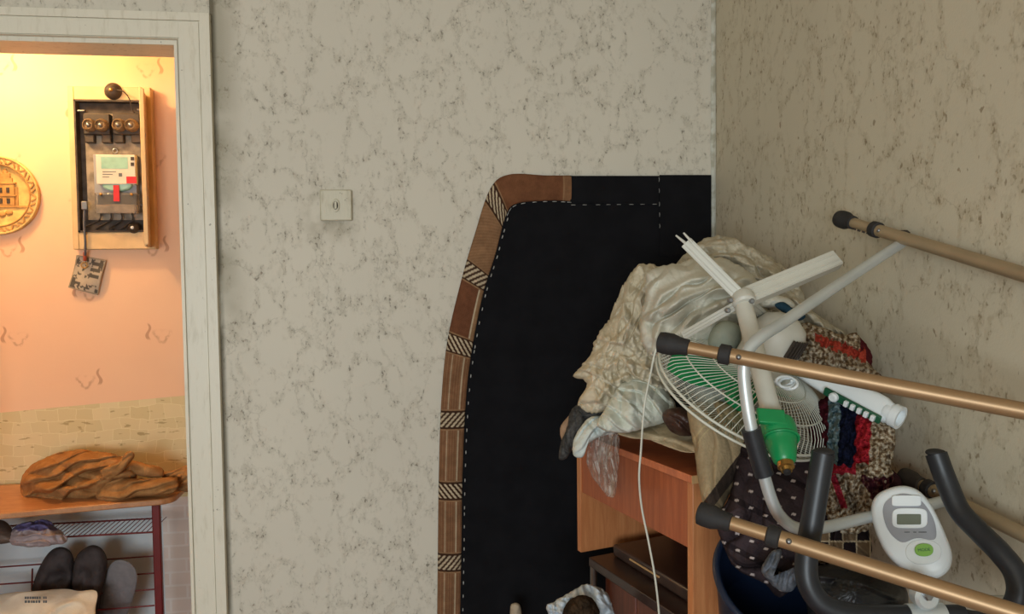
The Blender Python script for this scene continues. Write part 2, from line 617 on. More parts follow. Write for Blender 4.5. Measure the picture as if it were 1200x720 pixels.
M['lcd'] = flat('lcd_glass', (104, 112, 98), 0.25, 0, 0.03, 20)
M['lime'] = flat('lime_button', (130, 186, 74), 0.4, 0, 0.03, 20)
M['inkgrey'] = flat('grey_ink', (96, 100, 104), 0.6)
M['navy'] = flat('navy_plastic', (22, 34, 56), 0.32, 0, 0.1, 12)
M['vinyl'] = flat('black_vinyl', (26, 29, 34), 0.38, 0, 0.15, 30, 0.2)
M['brass'] = flat('brass', (190, 150, 84), 0.35, 0.9)


def wood(name, c1, c2, rough=0.4, scale=(1, 1, 14), s=7, coat=0.2):
    n = NT(name, rough)
    o = n.geo()
    f = n.noise(n.map(o, scale=scale), s, 5, 0.6, 0.6).outputs['Fac']
    g = n.noise(n.map(o, scale=tuple(k * 3 for k in scale)), s * 3, 3).outputs['Fac']
    c = n.mix(n.rng(f, .3, .7), srgb(*c1), srgb(*c2))
    n.color(n.mix(n.m_('MULTIPLY', n.rng(g, .5, .75), .25), c, tuple(x * .6 for x in srgb(*c2))))
    n.b.inputs['Coat Weight'].default_value = coat
    n.b.inputs['Coat Roughness'].default_value = 0.3
    return n.m


M['desk_red'] = wood('red_orange_veneer', (178, 98, 58), (156, 80, 46), scale=(14, 14, 1))
M['desk_top'] = wood('red_orange_veneer_lit_top', (214, 126, 82), (192, 106, 68), scale=(2, 8, 2), rough=.3)  # brighter veneer: light falling on the top painted into its colour
M['desk_side'] = wood('light_orange_veneer', (206, 138, 88), (188, 118, 72), scale=(14, 14, 1))
M['edge'] = flat('beige_edge_band', (210, 168, 116), 0.5)
M['darkwood'] = wood('dark_brown_laminate', (66, 48, 42), (50, 36, 32), scale=(3, 3, 3), rough=.3)
M['redwood'] = wood('red_brown_veneer', (120, 62, 42), (98, 48, 34), scale=(12, 12, 1))


# ------------------------------------------------------------------ black cloth with carpet binding
stitch_pts = []
cl = thing('door_curtain', 'black cloth tacked flat over the wall niche with a brown woven carpet border', 'curtain', (Wy(690, 500).x, -0.01, 0))
inner = [(668, 222), (640, 222), (604, 226), (588, 244), (566, 300), (549, 370), (538, 430), (533, 480), (530, 560), (528, 640), (527, 720)]
def bdry(pts):
    return cr([Vector((p[0], p[1], 0)) for p in pts], 12)
ip = [Wy(p.x, p.y) for p in bdry(inner)]
xr_c = Wy(831, 240).x
zt_c = Wy(700, 207).z
# sheet: rows by z, left edge follows the border's middle line
zs = np.linspace(0.02, zt_c, 150)
lefts = []
pz = [(p.z, p.x) for p in ip[12 * 2:]]
pz.sort()
pz = [(0.0, pz[0][1])] + pz
lz = np.interp(zs, [a for a, b in pz], [b for a, b in pz])
nx = 60
sheet = MB()
vsx, fsx = [], []
for i, z in enumerate(zs):
    for j in range(nx + 1):
        t = j / nx
        x = lz[i] + (xr_c - lz[i]) * t
        y = -0.007 - 0.006 * noise.noise((x * 3, z * 2, 1)) - 0.004 * noise.noise((x * 9 + z * 3, z * 4, 5)) - .003
        vsx.append((x, min(y, -0.002), z))
m_ = nx + 1
for i in range(len(zs) - 1):
    for j in range(nx):
        a = i * m_ + j
        fsx.append((a, a + 1, a + m_ + 1, a + m_))
sheet.add(vsx, fsx)
o = obj('cloth_panel', sheet, M['blackcloth'], cl, smooth=True)
sm_ = o.modifiers.new('thick', 'SOLIDIFY')
sm_.thickness = 0.002
sm_.offset = -1
# hem band along the top and a doubled strip down the right
hm = MB()
for (p0, p1, p2, p3) in (((667, 207), (770, 207), (770, 240), (667, 238)), ((771, 206), (831, 206), (831, 300), (771, 300)), ):
    q = [Wy(*p) for p in (p0, p1, p2, p3)]
    fr = [Vector((a.x, -0.0165, a.z)) for a in q]
    bk = [Vector((a.x, -0.012, a.z)) for a in q]
    hm.loft([bk, fr])
obj('hem', hm, M['blackcloth'], cl)


def stripe_cols():
    """carpet border: grid across/along with its own woven colours"""
    outer = [(668, 206), (640, 206), (596, 205), (574, 222), (556, 275), (540, 330), (524, 400), (517, 470), (514, 560), (513, 640), (512, 740)]
    inn = [(668, 237), (640, 236), (604, 240), (592, 256), (580, 300), (566, 345), (553, 410), (546, 470), (542, 560), (541, 640), (539, 740)]
    O_, I_ = bdry(outer), bdry(inn)
    mid = [(Wy(a.x, a.y) + Wy(b.x, b.y)) / 2 for a, b in zip(O_, I_)]
    s = [0.0]
    for a, b in zip(mid, mid[1:]):
        s.append(s[-1] + (b - a).length)
    # positions of the patterned blocks along s
    def s_of(px, py):
        q = Wy(px, py)
        return min(range(len(mid)), key=lambda i: (mid[i] - q).length)
    blocks = [s[s_of(*p)] for p in ((583, 243), (554, 322), (538, 404), (530, 488), (527, 574), (526, 658))]
    N, K = 760, 32
    mb = MB()
    vs_, fs_, cols = [], [], []
    Ow = [Wy(p.x, p.y) for p in O_]
    Iw = [Wy(p.x, p.y) for p in I_]
    ox, oz = [p.x for p in Ow], [p.z for p in Ow]
    ix, iz = [p.x for p in Iw], [p.z for p in Iw]
    S = np.linspace(0, s[-1], N)
    OX, OZ, IX, IZ = (np.interp(S, s, q) for q in (ox, oz, ix, iz))
    red, tan, cream, dk, mid_c = srgb(118, 76, 54), srgb(156, 120, 88), srgb(206, 186, 156), srgb(70, 48, 36), srgb(140, 96, 66)
    def lerp(a, b, t):
        return tuple(x + (y - x) * t for x, y in zip(a, b))
    bl = [-1] + blocks + [9]
    for i in range(N):
        si = S[i]
        nb = min(blocks, key=lambda b: abs(b - si))
        dd = si - nb
        kseg = sum(1 for b in blocks if b < si)
        for j in range(K + 1):
            t = j / K
            x, z = OX[i] + (IX[i] - OX[i]) * t, OZ[i] + (IZ[i] - OZ[i]) * t
            hgt = 0.012 + 0.010 * math.sin(math.pi * min(1, max(0, t))) ** 0.5 + 0.0012 * noise.noise((x * 40, z * 40, 2))
            weave = 0.5 + 0.5 * math.sin(si * 1500)
            wob = noise.noise((x * 25, z * 25, 7))
            if abs(dd) < 0.021:
                ph = (dd * (1 if blocks.index(nb) % 2 else -1) * 0.9 + t * 0.075) * 62
                c = cream if (ph % 1) < 0.48 else dk
            elif abs(dd) < 0.026:
                c = dk
            elif abs(dd) < 0.030:
                c = tan
            else:
                if kseg in (0,):
                    c = lerp(red, mid_c, 0.35 + 0.4 * wob)
                    if si < 0.02:
                        c = lerp(c, tan, .5)
                    elif si < 0.024:
                        c = tan
                elif kseg == 1:
                    c = lerp(red, tan, 0.55 + 0.45 * (0.5 + 0.5 * math.sin((si * .8 + t * 0.05) * 900)))
                elif kseg == 2:
                    c = red if t < .82 else tan
                    if abs(t - .8) < .03:
                        c = cream
                else:
                    c = lerp(red, tan, 0.45 + .25 * math.sin(t * 60))
                    if abs(t - .28) < .025 or abs(t - .74) < .025:
                        c = lerp(cream, tan, .3)
            c = tuple(k * (0.86 + 0.14 * weave) * (1 + .12 * wob) for k in c)
            cols.append(c)
            if j in (0, K):
                hgt = 0.006
            vs_.append((x, -hgt, z))
    m_ = K + 1
    for i in range(N - 1):
        for j in range(K):
            a = i * m_ + j
            fs_.append((a, a + m_, a + m_ + 1, a + 1))
    mb.add(vs_, fs_)
    return mb, cols, O_, I_


smb, scol, O_, I_ = stripe_cols()


def colmat(name, rough=0.9, bscale=300, bstr=0.4, var=0.25, vscale=60):
    n = NT(name, rough)
    c = n.attr()
    f = n.noise(n.obj(), vscale, 3, 0.6).outputs['Fac']
    dk = n.mix(1.0, c, (1 - var, 1 - var, 1 - var), 'MULTIPLY')
    n.color(n.mix(n.rng(f, .3, .7), dk, c))
    n.bump(n.noise(n.obj(), bscale, 3).outputs['Fac'], bstr, 0.002)
    n.b.inputs['Specular IOR Level'].default_value = 0.05
    return n.m


M['carpet'] = colmat('woven_carpet', 0.95, 500, 0.6, 0.2)
bo = obj('carpet_border', smb, M['carpet'], cl, smooth=True, cols=scol)
bo['label'] = 'brown woven carpet strip with diagonal cream striped blocks'
# running stitches
st = MB()


def stitches(pts, gap, ln, y, r=0.0011):
    P = [Wy(*p) for p in pts]
    acc = 0.0
    for a, b in zip(P, P[1:]):
        L = (b - a).length
        d = (b - a) / L
        s = -acc
        while s < L - ln:
            if s >= 0:
                p, q = a + d * s, a + d * (s + ln)
                st.tube([Vector((p.x, y + .001, p.z)), Vector(((p.x + q.x) / 2, y - .0015, (p.z + q.z) / 2)), Vector((q.x, y + .001, q.z))], r, 5)
            s += gap * random.uniform(.85, 1.15)
        acc = 0


stitches([(p.x + 2.5, p.y) for p in I_[36::6]], 0.036, 0.009, -0.014, 0.0017)
stitches([(p.x, p.y + 1) for p in I_[0:40:4]], 0.03, 0.012, -0.018, 0.0011)
stitches([(668, 241), (770, 240)], 0.036, 0.012, -0.0175, .0008)
stitches([(770, 209), (771, 280)], 0.034, 0.012, -0.0185, .0008)
stuff(obj('stitches', st, M['thread'], cl, smooth=True))

# ------------------------------------------------------------------ light switch
s0, s1 = Wy(375, 223), Wy(413, 259)
t = thing('light_switch', 'old square cream wall switch with a small oval rocker', 'switch', (sw.x, -0.004, s1.z))
hw = (s1.x - s0.x) / 2
obj('plate', MB().bb(s0.x, s1.x, -0.014, 0.0, s1.z, s0.z), M['plate'], t, bevel=0.003)
mm = MB()
bz = sw.z - .001
mm.lathe(Vector((sw.x, -0.0135, bz)), Vector((1, 0, 0)), Vector((0, 0, 1)), Vector((0, -1, 0)), [(.0105, 0), (.0105, .005), (.0088, .006), (.0070, .0055), (.0070, .001)], 24, 1.0, 1.75)
obj('bezel', mm, M['plate'], t, smooth='angle')
mm = MB().lathe(Vector((sw.x, -0.0155, bz)), Vector((1, 0, 0)), Vector((0, 0, 1)), Vector((0, -1, 0)), [(.0060, 0), (.0060, .001)], 20, 1.0, 1.8)
obj('recess', mm, M['rubber_brown'], t)
obj('rocker', MB().bb(sw.x - .0035, sw.x + .0035, -.024, -.015, bz - .010, bz + .010), M['plate'], t, bevel=0.0012)

# ------------------------------------------------------------------ hallway
def hp(px, py, y):
    return Wy(px, py, y)


# meter cabinet
t = thing('meter_cabinet', 'open beige electricity meter cabinet set in the peach hallway wall', 'cabinet', (Wy(135, 290, YH).x, YH - 0.04, Wy(135, 292, YH).z))
M['beige'] = flat('beige_enamel', (222, 190, 140), 0.5, 0, 0.05, 15)
M['boardgrey'] = flat('dusty_grey_board', (150, 138, 122), 0.8, 0, 0.2, 30)
M['darkmetal'] = flat('dark_dusty_metal', (72, 62, 54), 0.7, 0, 0.25, 30)
M['bakelite'] = flat('brown_black_bakelite', (62, 52, 44), 0.55, 0, 0.1, 30)
A, B_ = Wy(79, 101, YH - .03), Wy(183, 292, YH - .03)
a, b = Wy(87, 117, YH - .03), Wy(173, 272, YH - .03)
fy0, fy1 = YH - .035, YH
fr = MB().bb(A.x, a.x, fy0, fy1, B_.z, A.z).bb(b.x, B_.x, fy0, fy1, B_.z, A.z).bb(a.x, b.x, fy0, fy1, a.z, A.z).bb(a.x, b.x, fy0, fy1, B_.z, b.z)
obj('frame', fr, M['beige'], t, bevel=0.003)
ln = MB()
e = .006
ln.bb(a.x, a.x + e, fy0 - .004, YH, b.z, a.z).bb(b.x - e, b.x, fy0 - .004, YH, b.z, a.z).bb(a.x, b.x, fy0 - .004, YH, a.z - e, a.z).bb(a.x, b.x, fy0 - .004, YH, b.z, b.z + e)
ln.bb(a.x, b.x, YH - .004, YH, b.z, a.z)
obj('lining', ln, M['darkmetal'], t)
q0, q1 = Wy(99, 133, YH - .012), Wy(169, 258, YH - .012)
obj('mounting_board', MB().bb(q0.x, q1.x, YH - .014, YH - .004, q1.z, q0.z), M['boardgrey'], t, bevel=.001)
# open door seen nearly edge on
dz0, dz1 = Wy(180, 290, YH - .06).z, Wy(175, 110, YH - .06).z
hx = b.x + .008
dr = MB()
dv = Vector((0.026, -0.13, 0))
dn = Vector((0.004, 0, 0))
dr.box(Vector((hx, fy0, (dz0 + dz1) / 2)) + dv / 2, dv / 2, dn, Vector((0, 0, (dz1 - dz0) / 2)))
dr.box(Vector((hx + .030, fy0 - .128, (dz0 + dz1) / 2)), Vector((.007, 0, 0)), Vector((0, .004, 0)), Vector((0, 0, (dz1 - dz0) / 2 * .98)))
d_ = obj('door', dr, M['beige'], t, bevel=.0015)
for fz in (.3, .7):
    obj('latch', MB().bb(hx + .014, hx + .026, fy0 - .10, fy0 - .085, dz0 + (dz1 - dz0) * fz, dz0 + (dz1 - dz0) * fz + .012), M['steel'], d_)
for (px, py) in ((95, 130), (165, 129), (168, 240)):
    p = Wy(px, py, YH - .03)
    obj('bolt', MB().tube([p + Vector((-.012, 0, 0)), p + Vector((.012, 0, 0))], .004, 8), M['steel'], t, smooth='angle')
M['fusecap'] = flat('dusty_brown_bakelite', (120, 98, 72), .6, 0, .15, 40)
# fuse holders
for (x0, x1) in ((99, 131), (133, 166)):
    f = thing('fuse_holder', '%s brown bakelite twin fuse block at the top of the meter cabinet' % ('left' if x0 < 110 else 'right'), 'fuse', (Wy((x0 + x1) / 2, 166, YH - .02).x, YH - .02, Wy(0, 168, YH - .02).z), 'fuse blocks in the meter cabinet')
    p0, p1 = Wy(x0, 134, YH - .03), Wy(x1, 168, YH - .03)
    w_ = p1.x - p0.x
    bx = MB().bb(p0.x, p1.x, YH - .045, YH - .014, p0.z - (p0.z - p1.z) * .72, p0.z)
    bx.bb(p0.x, p0.x + w_ * .36, YH - .038, YH - .014, p1.z, p0.z - (p0.z - p1.z) * .70)
    bx.bb(p1.x - w_ * .36, p1.x, YH - .038, YH - .014, p1.z, p0.z - (p0.z - p1.z) * .70)
    obj('base', bx, M['bakelite'], f, bevel=.003)
    for k in (.27, .73):
        cc = Vector((p0.x + w_ * k, YH - .044, p0.z - (p0.z - p1.z) * .42))
        fu = obj('fuse_cap', MB().lathe(cc, Vector((1, 0, 0)), Vector((0, 0, 1)), Vector((0, -1, 0)), [(.023, 0), (.023, .014), (.018, .024), (.016, .026), (.012, .020)], 20), M['fusecap'], f, smooth='angle')
        obj('contact', MB().ball(cc + Vector((0, -.022, 0)), (.008, 0, 0), (0, 0, .008), (0, -.005, 0), 12, 6), M['steel'], fu, smooth=True)
# electricity meter
M['meterwhite'] = flat('meter_faceplate', (214, 210, 196), 0.4, 0, 0.03, 30)
M['aqua'] = flat('pale_aqua_print', (150, 196, 182), 0.4, 0, 0.06, 30)
M['redseal'] = flat('red_sticker', (204, 34, 40), 0.5, 0, 0.04, 30)
cg = NT('clear_plastic_cover', 0.15)
cg.b.inputs['Transmission Weight'].default_value = 0.85
cg.b.inputs['IOR'].default_value = 1.3
cg.color((0.85, 0.82, 0.78))
M['clear'] = cg.m
mt = thing('electricity_meter', 'white electricity meter with red seal stickers inside the open cabinet', 'meter', (Wy(138, 250, YH - .03).x, YH - .02, Wy(138, 250, YH - .03).z))
ym = YH - .075


def mq(x0, y0, x1, y1, yf, yb, name, mat, parent, bev=.0015):
    p, q = Wy(x0, y0, yf), Wy(x1, y1, yf)
    return obj(name, MB().bb(p.x, q.x, yf, yb, q.z, p.z), mat, parent, bevel=bev)


mq(109, 181, 161, 248, YH - .05, YH - .014, 'case', M['greyplas'], mt)
mq(112, 181, 159, 216, ym, YH - .05, 'face_plate', M['meterwhite'], mt)
mq(118, 184, 150, 198, ym - .001, ym, 'window_label', M['aqua'], mt, 0)
for yy in (184, 190.5):
    mq(153, yy, 157, yy + 4, ym - .002, ym, 'indicator', M['bakelite'], mt, 0)
for k, yy in enumerate((201.0, 204.0, 207.0)):
    mq(120, yy, 136 - 4 * k, yy + .8, ym - .001, ym, 'print_line', M['inkgrey'], mt, 0)
mq(139, 203, 143, 207, ym - .001, ym, 'print_line', M['inkgrey'], mt, 0)
mq(148, 207, 160, 215, ym - .002, ym, 'sticker', M['redseal'], mt, 0)
p = Wy(136, 217, ym)
obj('dial_window', MB().lathe(Vector((p.x, YH - .05, p.z)), Vector((1, 0, 0)), Vector((0, 0, 1)), Vector((0, -1, 0)), [(.048, 0), (.048, .018), (.04, .022)], 24, 1, .45), M['aqua'], mt, smooth='angle')
mq(110, 226, 161, 250, YH - .08, YH - .05, 'terminal_cover', M['clear'], mt, .004)
mq(113, 240, 158, 250, YH - .066, YH - .05, 'terminal_block', M['boardgrey'], mt)
mq(132.5, 217, 140, 236, YH - .084, YH - .08, 'sticker', M['redseal'], mt, 0)
p = Wy(135, 177, YH - .03)
obj('hanger', MB().ring(Vector((p.x, YH - .03, p.z)), Vector((1, 0, 0)), Vector((0, 0, 1)), .008, .0025, 20, 6), M['steel'], mt, smooth=True)
for (px, py) in ((118, 228), (154, 228)):
    p = Wy(px, py, YH - .085)
    obj('screw', MB().ball(p, (.005, 0, 0), (0, 0, .005), (0, -.004, 0), 10, 6), M['brass'], mt, smooth=True)
# wires behind the cover
wi = MB()
for k in range(4):
    x = 118 + 12 * k
    wi.tube(cr([Wy(x, 250, YH - .03), Wy(x - 2 + k, 258, YH - .03), Wy(100 + 14 * k, 266 + k, YH - .025), Wy(97 + 18 * k, 269, YH - .02)], 5), .0025, 6)
obj('wires', wi, M['bakelite'], t, smooth=True)
# round black bell push on the cabinet top, with its wire
p = Wy(131, 106, YH - .05)
bt = thing('doorbell_button', 'round dark bell dome wired to the top of the meter cabinet', 'bell', p + Vector((0, .02, -.03)))
obj('dome', MB().lathe(p + Vector((0, .02, 0)), Vector((1, 0, 0)), Vector((0, 0, 1)), Vector((0, -1, 0)), [(.030, 0), (.030, .008), (.024, .020), (.012, .028), (.002, .030)], 24), M['bakelite'], bt, smooth='angle')
obj('nut', MB().ball(p + Vector((0, -.010, 0)), (.007, 0, 0), (0, 0, .007), (0, -.005, 0), 12, 6), M['brass'], bt, smooth=True)
obj('wire', MB().tube(cr([p + Vector((.015, 0, .002)), Wy(144, 107, YH - .06), Wy(151, 115, YH - .05), Wy(155, 128, YH - .04), Wy(158, 133, YH - .03)], 6), .0022, 6), M['bakelite'], bt, smooth=True)
# bell push lower right
p = Wy(155, 267, YH - .05)
bu = thing('bell', 'small round glossy black knob in the lower corner of the meter cabinet', 'knob', p + Vector((0, .02, -.018)))
obj('body', MB().lathe(p + Vector((0, .03, 0)), Vector((1, 0, 0)), Vector((0, 0, 1)), Vector((0, -1, 0)), [(.019, 0), (.021, .01), (.017, .026), (.008, .033)], 20), M['bakelite'], bu, smooth='angle')
obj('cap', MB().ball(p + Vector((.002, -.006, .0)), (.006, 0, 0), (0, 0, .006), (0, -.005, 0), 12, 6), M['whiteplas'], bu, smooth=True)
# strap with a key hook and the paper tag
M['strap'] = flat('slate_cord', (96, 98, 104), 0.7)
kp = thing('hanging_cord', 'slate grey cord hanging from the left of the meter cabinet', 'cord', Wy(99, 316, YH - .02))
obj('cord', MB().tube(cr([Wy(99.5, 238, YH - .045), Wy(98.5, 262, YH - .05), Wy(100, 285, YH - .045), Wy(99.5, 300, YH - .03)], 6), .0042, 8), M['strap'], kp, smooth=True)
obj('clip', MB().bb(Wy(96, 250, YH - .05).x, Wy(103, 250, YH - .05).x, YH - .055, YH - .042, Wy(0, 246, YH - .05).z, Wy(0, 236, YH - .05).z), M['steel'], kp, bevel=.002)
obj('red_tie', MB().tube([Wy(99.5, 296, YH - .03), Wy(99.5, 306, YH - .026)], .006, 8), flat('red_orange_tie', (190, 84, 50), .6), kp, smooth=True)
obj('hook', MB().ring(Wy(98.5, 311, YH - .022), Vector((1, 0, 0)), Vector((0, 0, 1)), .010, .002, 20, 6), M['brass'], kp, smooth=True)
tg = MB()
T0, T1, T2, T3 = [Wy(*p, YH - .008) for p in ((90, 299), (125, 305), (115, 346), (81, 337))]
nn, cols, vv, ff = 40, [], [], []
for i in range(nn + 1):
    for j in range(nn + 1):
        u, v = j / nn, i / nn
        pnt = T0.lerp(T1, u).lerp(T3.lerp(T2, u), v)
        pnt.y += .006 * math.sin(u * 3 + v * 4) - .004
        k = noise.noise((u * 5, v * 5, 4)) + .6 * noise.noise((u * 14, v * 14, 9))
        blk = (.55 < u < .92 and any(abs(v - c) < .05 for c in (.16, .34, .52))) or (v > .75 and k > -.1)
        c = srgb(92, 88, 82) if blk or k > .22 else srgb(186, 174, 156)
        if u < .04 or u > .96 or v < .03 or v > .97:
            c = srgb(168, 154, 132)
        cols.append(c)
        vv.append(pnt)
for i in range(nn):
    for j in range(nn):
        q = i * (nn + 1) + j
        ff.append((q, q + nn + 1, q + nn + 2, q + 1))
tg.add(vv, ff)
to = obj('paper_tag', tg, colmat('printed_paper', .7, 100, .1, .1), None, smooth=True, cols=cols)
so = to.modifiers.new('t', 'SOLIDIFY')
so.thickness = .001
tag(to, 'small faded printed paper hanging under the meter cabinet', 'paper')

# carved wall plate
pc = Wy(-4, 229, YH - .02)
PR = (Wy(45.5, 229, YH - .02) - pc).length
M['gilt'] = flat('golden_carved_wood', (228, 190, 118), 0.5, 0, 0.14, 30, 0.3)
M['gilt2'] = flat('golden_carved_wood_dark', (196, 146, 78), 0.55, 0, 0.14, 30, 0.3)
wp = thing('carved_plate', 'round golden carved plate with a tower relief on the hallway wall', 'wall plate', pc + Vector((0, .015, -PR)))
X_, Z_, N_ = Vector((1, 0, 0)), Vector((0, 0, 1)), Vector((0, -1, 0))
obj('dish', MB().lathe(pc + Vector((0, .02, 0)), X_, Z_, N_, [(PR * .97, 0), (PR, .01), (PR * .99, .018), (PR * .80, .019), (PR * .77, .010), (PR * .74, .007), (.001, .006)], 64), M['gilt'], wp, smooth='angle')
obj('rim_bead', MB().ring(pc + Vector((0, .001, 0)), X_, Z_, PR * .97, .004, 64, 8), M['gilt'], wp, smooth=True)
obj('inner_bead', MB().ring(pc + Vector((0, .001, 0)), X_, Z_, PR * .79, .003, 64, 8), M['gilt2'], wp, smooth=True)
cv = MB()
for k in range(48):
    a0 = 2 * math.pi * k / 48
    e = X_ * math.cos(a0) + Z_ * math.sin(a0)
    tt = -X_ * math.sin(a0) + Z_ * math.cos(a0)
    sl = (e + tt * (0.8 if k % 3 else -.7)).normalized()
    cv.box(pc + Vector((0, 0.0, 0)) + e * PR * .88, sl * .010, sl.cross(N_) * .0028, N_ * .003)
obj('carved_ornament', cv, M['gilt2'], wp, bevel=.0012)
twr = MB()
cx_, zz = Wy(5, 229, YH - .02).x, pc.z
y1_ = pc.y + .016
for (x0, x1, z0, z1, h) in ((-.030, .030, -.035, .045, .010), (-.024, .024, .045, .062, .009), (-.036, .036, .040, .047, .013), (-.036, .036, -.004, .002, .013), (-.017, .017, .062, .078, .008), (-.115, -.030, -.035, .010, .006), (-.10, .085, -.042, -.035, .009), (.030, .040, -.035, .030, .006)):
    twr.bb(cx_ + x0, cx_ + x1, y1_ - h, y1_, zz + z0, zz + z1)
twr.ball((cx_, y1_ - .003, zz + .082), (.010, 0, 0), (0, .005, 0), (0, 0, .012), 10, 6)
for xx in (-.075, -.055, -.035, -.015, .008):
    twr.ball((cx_ + xx, y1_ - .004, zz - .062 + .004 * math.sin(xx * 90)), (.013, 0, 0), (0, .006, 0), (0, 0, .010), 10, 6)
obj('tower_relief', twr, M['gilt2'], wp, bevel=.001)
for (x0, z0) in ((-.014, .018), (.010, .018), (-.014, -.020), (.010, -.020)):
    obj('relief_window', MB().bb(cx_ + x0 - .005, cx_ + x0 + .005, y1_ - .0125, y1_ - .009, zz + z0 - .008, zz + z0 + .010), M['darkmetal'], wp)

# hall bulb (just out of view, gives the warm light)
bl = thing('hall_lamp', 'bare warm bulb hanging from the hallway ceiling', 'lamp', (-1.42, .36, 2.24))
gm = NT('lit_bulb', .4)
gm.b.inputs['Emission Color'].default_value = (1, .65, .3, 1)
gm.b.inputs['Emission Strength'].default_value = 6
gm.color((1, .8, .5))
obj('socket', MB().tube([Vector((-1.42, .36, 2.36)), Vector((-1.42, .36, 2.62))], .008, 8), M['bakelite'], bl, smooth='angle')
obj('bulb', MB().ball((-1.42, .36, 2.35), (.022, 0, 0), (0, .022, 0), (0, 0, .02)), gm.m, bl, smooth=True)


rlt = thing('ceiling_lamp', 'warm pendant lamp on the ceiling of the room', 'lamp', (-.9, -2.3, 2.3))
obj('pendant_rod', MB().tube([Vector((-.9, -2.3, 2.50)), Vector((-.9, -2.3, 2.62))], .006, 8), M['bakelite'], rlt, smooth='angle')
obj('lamp_shade', MB().lathe(Vector((-.9, -2.3, 2.42)), X_, Vector((0, 1, 0)), Vector((0, 0, 1)), [(.16, 0), (.155, 0), (.05, .09), (.02, .09), (.02, .095), (.055, .095)], 32, caps=False), M['whiteplas'], rlt, smooth='angle')

